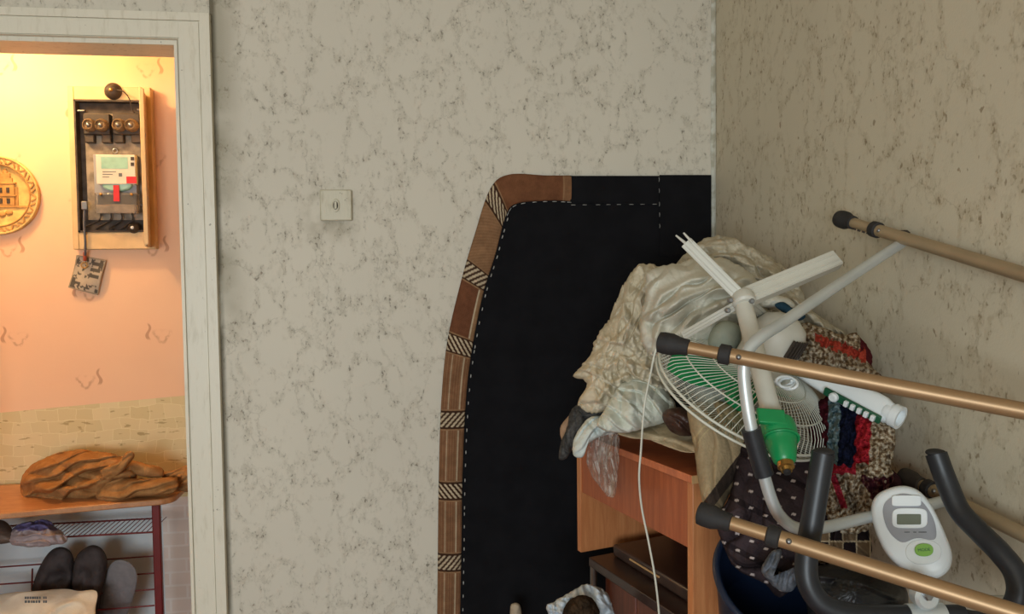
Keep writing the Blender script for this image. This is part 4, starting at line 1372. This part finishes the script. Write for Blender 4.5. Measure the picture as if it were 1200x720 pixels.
M['rug'] = colmat('chenille_rug', 1.0, 260, 1.0, .3, 150)
rg = heap('crochet_rug', [(952, 482), (966, 466), (990, 468), (1020, 482), (1044, 498), (1050, 520), (1044, 546), (1048, 560), (1034, 584), (1030, 606), (1012, 624), (980, 626), (962, 612), (958, 580), (966, 552), (956, 530), (948, 506)], 1.36, M['rug'], None, gx=-.0012, gy=-.0006, bulge=.06, thick=.04,
          folds=((75, 70, 26, .020, 'b'), (40, 6, 6, .010, 'n'), (130, 5, 5, .008, 'n')), creases=(([(986, 560), (996, 580), (1006, 606)], 5, -.035), ([(972, 560), (968, 590), (975, 615)], 6, .02), ([(990, 548), (1012, 560), (1020, 590)], 6, .02)), nr=130, nt=380, edge=2.5, seed=21, colfn=lambda x, y: rug_col(x, y, True), fine=.004)
tag(rg, 'shaggy brown crochet rug with teal, navy and red stripes below the white column', 'rug')
rg = heap('crochet_rug', [(922, 412), (926, 392), (940, 378), (962, 384), (988, 392), (1003, 390), (1012, 400), (1022, 416), (1022, 430), (1034, 442), (1030, 452), (1000, 446), (965, 440), (935, 430)], 1.44, M['rug'], None, gx=-.0010, gy=-.0006, bulge=.06, thick=.03,
          folds=((30, 60, 20, .016, 'b'), (40, 6, 6, .009, 'n'), (130, 5, 5, .008, 'n')), creases=(([(940, 384), (952, 406), (968, 424)], 5, .02), ([(975, 392), (1000, 404), (1016, 418)], 4, .012)), nr=90, nt=260, edge=2, seed=22, colfn=lambda x, y: rug_col(x, y, False), fine=.004)
tag(rg, 'shaggy brown crochet rug with an orange-red stripe on top of the pile', 'rug')
o = heap('garment', [(1000, 556), (1030, 548), (1052, 556), (1058, 580), (1048, 604), (1020, 612), (1002, 594)], 1.36, fabric('plum_fleece', (70, 44, 50), (48, 30, 38), 40), None, gx=-.0014, bulge=.04, thick=.03, folds=((30, 40, 16, .014, 'b'),), nr=30, nt=110, edge=1, seed=25)
tag(o, 'plum coloured fleece squeezed between rug and wall', 'clothing')

# ------------------------------------------------------------------ navy basin, black bag, white bag
bc_ = at(922, 678, 1.30)
tz = (UP * .78 + FW * -.62).normalized()          # basin tips towards the room
tx = RT
ty = tz.cross(tx).normalized()
bs_ = thing('basin', 'navy blue plastic basin tipped forward below the dotted cloth', 'basin', bc_ - tz * .14)
obj('bowl', MB().lathe(bc_, tx, ty, tz, [(.075, -.14), (.09, -.138), (.108, -.05), (.116, .0), (.112, .0), (.102, -.05), (.085, -.13), (.002, -.13)], 48), M['navy'], bs_, smooth='angle')
obj('rim', MB().ring(bc_, tx, ty, .117, .0065, 64, 10), M['navy'], bs_, smooth=True)
o = heap('bag', [(948, 672), (958, 664), (985, 660), (1020, 664), (1048, 676), (1062, 690), (1064, 712), (1050, 735), (980, 745), (952, 730), (944, 700)], 1.24, M['vinyl'], None, gy=-.0008, bulge=.06, thick=.05, folds=((10, 90, 24, .014, 'b'),), creases=(([(960, 676), (1000, 680), (1050, 700)], 4, .008),), nr=50, nt=170, edge=.8, seed=33)
tag(o, 'glossy black vinyl bag behind the lower handlebar', 'bag')
wb = thing('plastic_bag', 'white plastic bag gathered round a dark brown fur hat at the bottom', 'bag', at(683, 770, 1.75))
heap('bag_wall', [(640, 712), (648, 706), (658, 700), (672, 692), (686, 686), (700, 688), (712, 696), (718, 712), (724, 735), (715, 760), (660, 762), (650, 735)], 1.72, fabric('white_polythene', (204, 212, 218), (176, 186, 196), 30, .4, 200), wb, bulge=.05, thick=.05, folds=((80, 40, 9, .018, 'b'), (20, 30, 10, .012, 'r')), nr=40, nt=160, edge=2, seed=44, center=(684, 724))
ht = heap('hat', [(660, 718), (666, 706), (678, 698), (692, 700), (700, 710), (703, 730), (696, 752), (668, 754), (660, 736)], 1.655, fabric('dark_brown_fur', (70, 54, 40), (38, 30, 24), 40), None, bulge=.05, thick=.05, folds=((70, 20, 8, .01, 'b'),), nr=30, nt=110, edge=1.2, seed=45, fine=.004)
tag(ht, 'dark brown fur hat sitting in the white plastic bag', 'hat')
o = heap('door_stop', [(598, 712), (602, 707), (608, 708), (611, 716), (610, 735), (599, 735)], 2.15, flat('pale_wood', (196, 176, 150), .7), None, bulge=.02, thick=.012, nr=12, nt=50, edge=.3)
tag(o, 'small pale object at the foot of the black curtain', 'ornament')
# thin white cable
o = obj('cable', MB().tube(cr([at(776, 398, 1.46), at(768, 412, 1.46), at(762, 440, 1.47), at(756, 470, 1.48), at(753, 500, 1.48), at(751, 530, 1.49), at(749, 560, 1.49), at(752, 595, 1.50), at(760, 635, 1.50), at(768, 680, 1.50), at(773, 730, 1.51), at(775, 800, 1.5), at(790, 1000, 1.52)], 8), .0021, 8), M['creamwire'], None, smooth=True)
tag(o, 'thin white cable hanging in front of the table', 'cable')

# ------------------------------------------------------------------ fan stand
fs = thing('fan_stand', 'upturned white fan stand with cross feet and a green collar', 'fan stand', at(918, 545, 1.15))
hub = at(869, 352, 1.34)
pend = at(906, 492, 1.19)
obj('pole', MB().tube([at(871, 356, 1.335), pend], .0155, 20), M['creamplas'], fs, smooth='angle')
pd = (pend - hub).normalized()


def channel(a, b, w_, h_, name='foot', face=None, ends=True):
    """U-section metal arm from a to b"""
    ax = (b - a).normalized()
    n_ = face if face else (CAM - (a + b) / 2).normalized()
    sd = ax.cross(n_).normalized()
    n_ = sd.cross(ax).normalized()
    th = .0016
    c = (a + b) / 2
    L = (b - a).length / 2
    m = MB()
    m.box(c, ax * L, sd * w_, n_ * th)
    m.box(c + sd * w_ - n_ * h_, ax * L, sd * th, n_ * h_)
    m.box(c - sd * w_ - n_ * h_, ax * L, sd * th, n_ * h_)
    # rolled ridges on the face
    m.box(c + sd * w_ * .45 + n_ * th, ax * L * .97, sd * w_ * .10, n_ * th)
    m.box(c - sd * w_ * .45 + n_ * th, ax * L * .97, sd * w_ * .10, n_ * th)
    return obj(name, m, M['creamplas'], fs, bevel=.0007)


channel(at(869, 349, 1.33), at(804, 284, 1.36), .0095, .008)
# two prongs at its end
obj('prong', MB().tube([at(803, 285, 1.36), at(792, 276, 1.365)], [.0028, .0016], 6), M['creamplas'], fs)
obj('prong', MB().tube([at(811, 284, 1.355), at(801, 273, 1.36)], [.0028, .0016], 6), M['creamplas'], fs)
channel(at(872, 347, 1.34), at(982, 301, 1.40), .0145, .010, face=(UP * .5 - FW * .85).normalized())
channel(at(866, 356, 1.35), at(800, 394, 1.36), .006, .006)
channel(at(874, 352, 1.35), at(897, 372, 1.44), .008, .008)
obj('hub', MB().lathe(at(871, 350, 1.335), pd.orthogonal().normalized(), pd.cross(pd.orthogonal()).normalized(), pd, [(.016, -.010), (.020, -.004), (.020, .010), (.0165, .014)], 20), M['creamplas'], fs, smooth='angle')
for (px, py, d) in ((856, 352, 1.315), (881, 353, 1.315), (853, 364, 1.32)):
    obj('bolt', MB().lathe(at(px, py, d), RT, UP, -FW, [(.0045, -.006), (.0045, .002), (.003, .004)], 10), M['steel'], fs, smooth='angle')
# green collar
gx_ = (at(920, 548, 1.13) - at(908, 488, 1.19)).normalized()
ga = gx_.cross(FW).normalized()
gb = gx_.cross(ga).normalized()
G0 = at(912, 502, 1.165)
obj('collar', MB().lathe(G0, ga, gb, gx_, [(.018, -.014), (.0245, -.010), (.0265, .0), (.0265, .018), (.0235, .022), (.0215, .030), (.0215, .034), (.0165, .056), (.013, .060)], 28), M['greenplas'], fs, smooth='angle')
obj('collar_band', MB().ring(G0 + gx_ * .020, ga, gb, .0262, .0022, 40, 8), M['greenplas'], fs, smooth=True)
lp = at(904, 489, 1.15)
obj('collar_plate', MB().box(lp, gx_ * .013, ga * .021, gb * .004), M['greenplas'], fs, bevel=.002)
obj('thread_tip', MB().lathe(G0 + gx_ * .058, ga, gb, gx_, [(.012, 0), (.012, .010), (.009, .011), (.008, .016)], 20), M['brass'], fs, smooth='angle')
obj('tip', MB().lathe(G0 + gx_ * .072, ga, gb, gx_, [(.006, 0), (.005, .006)], 12), M['rubber'], fs, smooth='angle')

# ------------------------------------------------------------------ fan head
FC = at(870, 463, 1.46)
FN = (-FW * .43 + (RT * .383 + UP * .924) * .90).normalized()
FX = (RT * .924 - UP * .383)
FX = (FX - FN * FX.dot(FN)).normalized()
FY = FN.cross(FX).normalized()
FR = .174
fh = thing('floor_fan', 'white fan head lying face down, wire cage with green blades', 'fan', FC - FN * .05)


def dome(r, H):
    return H * (1 - (r / FR) ** 2.6) ** .6 if r < FR else 0


rw = MB()
NW = 96
for k in range(NW):
    a_ = 2 * math.pi * k / NW
    pts = []
    for i in range(11):
        r = .045 + (FR - .045) * i / 10
        aa = a_ + .35 * (1 - i / 10)
        pts.append(FC + (FX * math.cos(aa) + FY * math.sin(aa)) * r + FN * (dome(r, .060) + .006))
    rw.tube(pts, .0009, 5)
    pts = []
    for i in range(9):
        r = .03 + (FR - .03) * i / 8
        aa = a_ + .03
        pts.append(FC + (FX * math.cos(aa) + FY * math.sin(aa)) * r - FN * (dome(r, .026) + .006))
    rw.tube(pts, .0009, 5)
stuff(obj('cage_wires', rw, M['creamwire'], fh, smooth=True))
for (r, h, rad) in ((FR, .006, .0026), (FR, -.006, .0026), (FR * .80, dome(FR * .80, .060) + .006, .0016), (FR * .55, dome(FR * .55, .060) + .007, .0014), (FR * .6, -dome(FR * .6, .026) - .006, .0014)):
    obj('cage_ring', MB().ring(FC + FN * h, FX, FY, r, rad, 96, 7), M['creamwire'], fh, smooth=True)
obj('cage_cap', MB().lathe(FC - FN * .032, FX, FY, -FN, [(.034, 0), (.034, .003), (.030, .006)], 32), M['whiteplas'], fh, smooth='angle')
obj('rear_disc', MB().lathe(FC + FN * .060, FX, FY, FN, [(.048, 0), (.048, .006), (.044, .008)], 32), M['whiteplas'], fh, smooth='angle')
for k in range(3):
    b3 = MB()
    rows = []
    for i in range(13):
        r = .022 + .128 * i / 12
        half = .95 * math.sin(math.pi * (.18 + .70 * i / 12)) * .62
        row = []
        for j in range(9):
            u = j / 8 - .5
            aa = 2 * math.pi * k / 3 + .5 + half * 2 * u + .25 * i / 12
            row.append(FC + (FX * math.cos(aa) + FY * math.sin(aa)) * r + FN * (.012 - .050 * u * (.6 + .4 * i / 12)))
        rows.append(row + [p - FN * .0025 for p in reversed(row)])
    b3.loft(rows)
    obj('blade', b3, M['greenplas'], fh, smooth='angle')
obj('blade_hub', MB().lathe(FC, FX, FY, FN, [(.026, -.022), (.030, -.016), (.030, .022), (.02, .026)], 28), M['greenplas'], fh, smooth='angle')
# motor housing
ms = obj('motor_housing', MB().lathe(FC + FN * .066, FX, FY, FN, [(.044, 0), (.052, .006), (.053, .05), (.050, .078), (.040, .098), (.022, .110), (.004, .113)], 36, 1, .9), M['creamplas'], fh, smooth='angle')
SD = (-FW - FN * (-FW).dot(FN)).normalized()       # side of the housing that faces the room
TS = SD.cross(FN).normalized()
if TS.dot(RT) < 0:
    TS = -TS
for k in range(6):
    aa = .25 + .13 * k
    dr_ = (SD * math.cos(aa) + TS * math.sin(aa)).normalized()
    tn = dr_.cross(FN).normalized()
    obj('vent_slot', MB().box(FC + FN * .140 + dr_ * .0515, FN * .018, tn * .0017, dr_ * .002), M['bakelite'], ms)
# coil of cable beside the motor
cp = []
for k in range(40):
    a_ = k / 40 * math.pi * 5
    cp.append(at(918 + 10 * math.cos(a_) + k * .2, 446 + 6 * math.sin(a_) + k * .12, 1.31 + .010 * math.sin(a_ * 1.3)))
obj('power_cable', MB().tube(cr(cp, 3), .0026, 7), M['whiteplas'], fh, smooth=True)
# control column
ca, cb = at(936, 436, 1.44), at(1050, 488, 1.30)
cax = (cb - ca).normalized()
cn_ = (-FW - cax * (-FW).dot(cax)).normalized()
cs_ = cax.cross(cn_).normalized()
if cs_.dot(UP) > 0:
    cs_ = -cs_
Lc = (cb - ca).length


def rrect(c, a_, b_, ha, hb, n=24, p=3.5):
    out = []
    for k in range(n):
        t_ = 2 * math.pi * k / n
        cc, s_ = math.cos(t_), math.sin(t_)
        out.append(c + a_ * (ha * math.copysign(abs(cc) ** (2 / p), cc)) + b_ * (hb * math.copysign(abs(s_) ** (2 / p), s_)))
    return out


col = MB()
rings = []
for f, ha in ((0, .008), (.03, .011), (.15, .014), (.35, .019), (.6, .023), (.80, .0245), (.88, .023), (.93, .019), (.95, .018)):
    rings.append(rrect(ca + cax * (Lc * f), cs_, cn_, ha, .016))
col.loft(rings)
cc_ = obj('control_column', col, M['whiteplas'], fh, smooth='angle')
obj('socket_end', MB().lathe(cb - cax * .018, cs_, cn_, cax, [(.0175, 0), (.0185, .002), (.0185, .012), (.0205, .013), (.0205, .026), (.0150, .026), (.0140, .016), (.002, .016)], 28), M['whiteplas'], cc_, smooth='angle')
pa, pb2 = at(966, 458, 1.37), at(1032, 493, 1.295)
# button panel lies on the lower front corner of the column
pdir = (pb2 - pa).normalized()
pn = (cn_ * .75 + cs_ * .55).normalized()
ps = pdir.cross(pn).normalized()
obj('button_panel', MB().box((pa + pb2) / 2, pdir * ((pb2 - pa).length / 2), ps * .0075, pn * .003), M['darkgreen'], cc_, bevel=.002)
kb = pa + pdir * .022 + pn * .003
obj('knob', MB().lathe(kb, pdir, ps, pn, [(.0085, 0), (.0085, .005), (.006, .008)], 18), M['whiteplas'], cc_, smooth='angle')
for k in range(5):
    c = pa + pdir * (.046 + .0125 * k) + pn * .005
    obj('button', MB().box(c, pdir * .0036, ps * .0052, pn * .004), M['whiteplas'], cc_, bevel=.0012)

# ------------------------------------------------------------------ walking frame
wk = thing('walking_frame', 'bronze and silver aluminium walking frame lying on its side across the pile', 'walker', at(1000, 640, 1.1))


def leg(tip, end, clip_f, mat, er=.0098, mr=.0112, tipmat=None, tr=.0165, holes=0):
    T, E2 = at(*tip), at(*end)
    ax = (E2 - T).normalized()
    L = (E2 - T).length
    c = T + ax * clip_f
    o_ = obj('leg', MB().tube([c - ax * .002, E2 + ax * .22], mr, 20), mat, wk, smooth='angle')
    ex = obj('leg_extension', MB().tube([T + ax * .02, c + ax * .01], er, 20), mat, wk, smooth='angle')
    q1 = ax.orthogonal().normalized()
    q2 = ax.cross(q1)
    obj('rubber_foot', MB().lathe(T, q1, q2, ax, [(.010, -.008), (tr * .93, -.006), (tr, .001), (tr, .014), (tr * .82, .024), (er + .0035, .029), (er + .003, .038), (er + .0005, .039)], 24), tipmat or M['rubber'], ex, smooth='angle')
    obj('clip_ring', MB().lathe(c, q1, q2, ax, [(er + .001, -.008), (mr + .0035, -.006), (mr + .0035, .008), (mr + .001, .010)], 24), M['rubber'], o_, smooth='angle')
    sd = (CAM - c).normalized()
    sd = (sd - ax * sd.dot(ax)).normalized()
    obj('spring_button', MB().ball(c + ax * .022 + sd * mr, ax * .004, sd.cross(ax) * .004, sd * .003, 12, 6), M['steel'], o_, smooth=True)
    dn_ = (-UP - ax * (-UP).dot(ax)).normalized()
    for k in range(holes):
        obj('adjustment_hole', MB().box(T + ax * (.052 + .0135 * k) + (dn_ * .9 + sd * .44).normalized() * er, ax * .0032, sd.cross(ax) * .003, sd * .0012), M['rubber_brown'], ex)
    return T, ax, c


leg((986, 257, 1.52), (1200, 322, 1.11), .105, M['bronze2'], tipmat=M['rubber'], holes=5, tr=.0175)
leg((777, 402, 1.15), (1200, 482, .97), .090, M['bronze'], er=.0092)
leg((824, 603, 1.07), (1200, 722, .90), .094, M['bronze'], er=.0095)
leg((1062, 560, 1.335), (1200, 627, 1.10), .055, M['bronze2'], tipmat=M['rubber_brown'])
bp = [at(1060, 283, 1.37), at(1020, 309, 1.32), at(960, 349, 1.22), at(918, 378, 1.155), at(893, 394, 1.125), at(878, 409, 1.115), at(872, 428, 1.11), at(873, 455, 1.11), at(880, 500, 1.11), at(892, 545, 1.115), at(903, 583, 1.12), at(914, 605, 1.125), at(933, 619, 1.135), at(962, 619, 1.15), at(1020, 606, 1.19), at(1080, 594, 1.22), at(1112, 586, 1.23)]
br_ = obj('front_brace', MB().tube(cr(bp, 8), .0090, 20), M['silver'], wk, smooth='angle')
g0 = cr([at(880, 503, 1.11), at(892, 545, 1.115), at(896, 557, 1.116)], 6)
obj('foam_grip', MB().tube(g0, .0140, 20), M['foam'], br_, smooth='angle')
obj('clamp', MB().lathe(at(1058, 278, 1.385), RT, -FW, UP, [(.008, -.012), (.012, -.008), (.012, .008), (.008, .012)], 16), M['rubber_brown'], br_, smooth='angle')

# ------------------------------------------------------------------ exercise bike
stemtop = at(1086, 712, 1.05)
ek = thing('exercise_bike', 'exercise bike with black foam handlebars and a white oval display', 'exercise bike', Vector((stemtop.x, stemtop.y, 0)))
hb = obj('handlebar', MB().tube(cr([at(965, 531, 1.075), at(960, 560, 1.075), at(952, 610, 1.072), at(945, 655, 1.07), at(948, 686, 1.065), at(966, 710, 1.06), at(1000, 721, 1.055), at(1045, 723, 1.05), at(1086, 723, 1.05), at(1130, 723, 1.045)], 8), .0155, 20), M['foam'], ek, smooth='angle')
hb2 = obj('handlebar', MB().tube(cr([at(1097, 532, 1.12), at(1108, 562, 1.11), at(1124, 598, 1.09), at(1148, 624, 1.06), at(1172, 648, 1.03), at(1190, 672, 1.01), at(1194, 698, 1.0), at(1180, 722, 1.01), at(1150, 730, 1.03), at(1128, 727, 1.045)], 8), .0150, 20), M['foam'], ek, smooth='angle')
obj('end_cap', MB().ball(at(965, 530, 1.075), RT * .0150, FW * .0150, UP * .006, 18, 8), M['rubber'], hb, smooth=True)
obj('end_cap', MB().ball(at(1097, 531, 1.12), RT * .0145, FW * .0145, UP * .006, 18, 8), M['rubber'], hb2, smooth=True)
cbx = (at(1105, 716, 1.048) - at(1064, 716, 1.05))
obj('clamp', MB().tube([at(1064, 724, 1.05), at(1106, 723, 1.048)], .0180, 24), M['silver'], ek, smooth='angle')
obj('stem', MB().tube([at(1086, 718, 1.055), at(1083, 700, 1.10), at(1078, 678, 1.135)], .010, 16), M['silver'], ek, smooth='angle')
obj('pivot', MB().lathe(at(1084, 699, 1.04), RT, UP, -FW, [(.017, -.01), (.017, .006), (.013, .010)], 24), M['silver'], ek, smooth='angle')
obj('pivot_bolt', MB().lathe(at(1086, 698, 1.03), RT, UP, -FW, [(.006, 0), (.006, .006), (.004, .008)], 6), M['steel'], ek, smooth='angle')
obj('crossbar', MB().tube([at(1150, 704, 1.08), at(1240, 706, 1.05)], .0075, 16), M['silver'], ek, smooth='angle')
# console
CC = at(1068, 623, 1.15)
ra = math.radians(2)
cZ = ((CAM - CC).normalized() + UP * .12).normalized()
cX = (RT * math.cos(ra) + UP * math.sin(ra))
cX = (cX - cZ * cX.dot(cZ)).normalized()
cY = cZ.cross(cX).normalized()
px_ = 1.15 / FPX      # metres per pixel at the console


def zc(pts):
    return [Vector((x / 4.235 - 68, 73 - y / 4.235, 0)) for x, y in pts]


EGG = cr(zc([(250, 83), (320, 105), (375, 160), (420, 240), (460, 330), (490, 420), (480, 490), (440, 530), (395, 542), (340, 532), (255, 500), (190, 450), (140, 380), (103, 290), (87, 200), (110, 135), (170, 98)]), 5, True)


def on_face(x, y, z):
    r = ray(1068 + x, 623 - y)
    return CAM + r * ((CC - CAM).dot(cZ) / r.dot(cZ)) + cZ * z


def egg(s, off=0.0):
    return [on_face(p.x * s, p.y * s, off) for p in EGG]


cons = MB().loft([egg(.80, -.030), egg(.93, -.024), egg(1.0, -.012), egg(1.0, .0), egg(.975, .007), egg(.93, .011), egg(.86, .0135), egg(.5, .015)])
co = obj('console', cons, M['whiteplas'], ek, smooth='angle')
co['label'] = 'white oval console with grey face'


def lp2(x, y, z):
    return on_face(x, y, z)


def ell(cx, cy, rx, ry, z0, z1, n=40, p=2.0, half=None):
    def ringat(s, z):
        o_ = []
        for k in range(n):
            t_ = 2 * math.pi * k / n
            c, s_ = math.cos(t_), math.sin(t_)
            o_.append(lp2(cx + rx * s * math.copysign(abs(c) ** (2 / p), c), cy + ry * s * math.copysign(abs(s_) ** (2 / p), s_), z))
        return o_
    return MB().loft([ringat(1, z0), ringat(1, z1 - .0008), ringat(.96, z1)])


# grey face: rounded top, narrowing to a notch over the button
gf = cr(zc([(230, 132), (300, 140), (352, 182), (395, 250), (411, 320), (398, 356), (335, 350), (300, 352), (245, 370), (198, 340), (165, 290), (148, 220), (165, 168)]), 4, True)
fc = MB().loft([[lp2(p.x, p.y, .013) for p in gf], [lp2(p.x, p.y, .0158) for p in gf], [lp2(p.x * .97, p.y * .97, .0163) for p in gf]])
obj('face_panel', fc, M['greyplas'], co, smooth='angle')
obj('screen_frame', ell(-1.9, 13.6, 20.5, 11.8, .015, .0185, 40, 4), M['whiteplas'], co, smooth='angle')
obj('screen', ell(-2.8, 12.2, 14.2, 6.2, .018, .0192, 24, 12), M['lcd'], co)
obj('tape', ell(-5.6, 33.8, 17, 6.2, .0155, .0185, 28, 7), M['whiteplas'], co, smooth='angle')
obj('button_bezel', ell(14, -25.5, 21, 14.5, .0135, .0165, 40, 2.2), M['whiteplas'], co, smooth='angle')
obj('button', ell(14.6, -23.3, 10.8, 7.4, .016, .020, 32, 2.3), M['lime'], co, smooth='angle')


def text(s, pos, xdir, ydir, size, mat, parent, name='lettering'):
    cu = bpy.data.curves.new('txt', 'FONT')
    cu.body = s
    cu.size = size
    cu.align_x, cu.align_y = 'CENTER', 'CENTER'
    cu.extrude = .0002
    tmp = bpy.data.objects.new('txt', cu)
    C.objects.link(tmp)
    bpy.context.view_layer.update()
    me = bpy.data.meshes.new_from_object(tmp.evaluated_get(bpy.context.evaluated_depsgraph_get()))
    bpy.data.objects.remove(tmp)
    zz_ = xdir.cross(ydir).normalized()
    m = MB()
    m.add([pos + xdir * v.co.x + ydir * v.co.y + zz_ * v.co.z for v in me.vertices], [tuple(p.vertices) for p in me.polygons])
    bpy.data.meshes.remove(me)
    return obj(name, m, mat, parent)


text('MODE', lp2(14.6, -23.3, .0203), cX, cY, .0058, M['darkgreen'], co)
for (x, w_) in ((-9, 3.5), (0, 2), (9, 5)):
    obj('print_mark', ell(x + 4, -2.5, w_, .6, .0155, .0168, 8, 8), M['inkgrey'], co)
# mast, housing and feet of the bike, below the frame
B0 = Vector((stemtop.x, stemtop.y, 0))
obj('mast', MB().tube([stemtop - LZ * .01, Vector((B0.x, B0.y + .03, .10))], .022, 20), M['silver'], ek, smooth='angle')
obj('flywheel_housing', MB().lathe(B0 + Vector((.0, .02, .30)), Vector((0, 1, 0)), LZ, Vector((1, 0, 0)), [(.14, -.05), (.17, -.04), (.17, .04), (.14, .05)], 40), M['greyplas'], ek, smooth='angle')
for (y_) in (.16, -.55):
    obj('foot_bar', MB().tube([B0 + Vector((-.22, y_, .03)), B0 + Vector((.22, y_, .03))], .028, 16), M['rubber'], ek, smooth='angle')
obj('base_tube', MB().tube([B0 + Vector((0, .16, .05)), B0 + Vector((0, -.55, .05))], .022, 16), M['silver'], ek, smooth='angle')
print('desk far', proj(Vector((P0.x, P0.y, ZT)) + D_ * DL), 'wall x casing', Wy(250, 100).x, Wy(264, 600).x, 'dz', dzt, 'ztop', ZT)
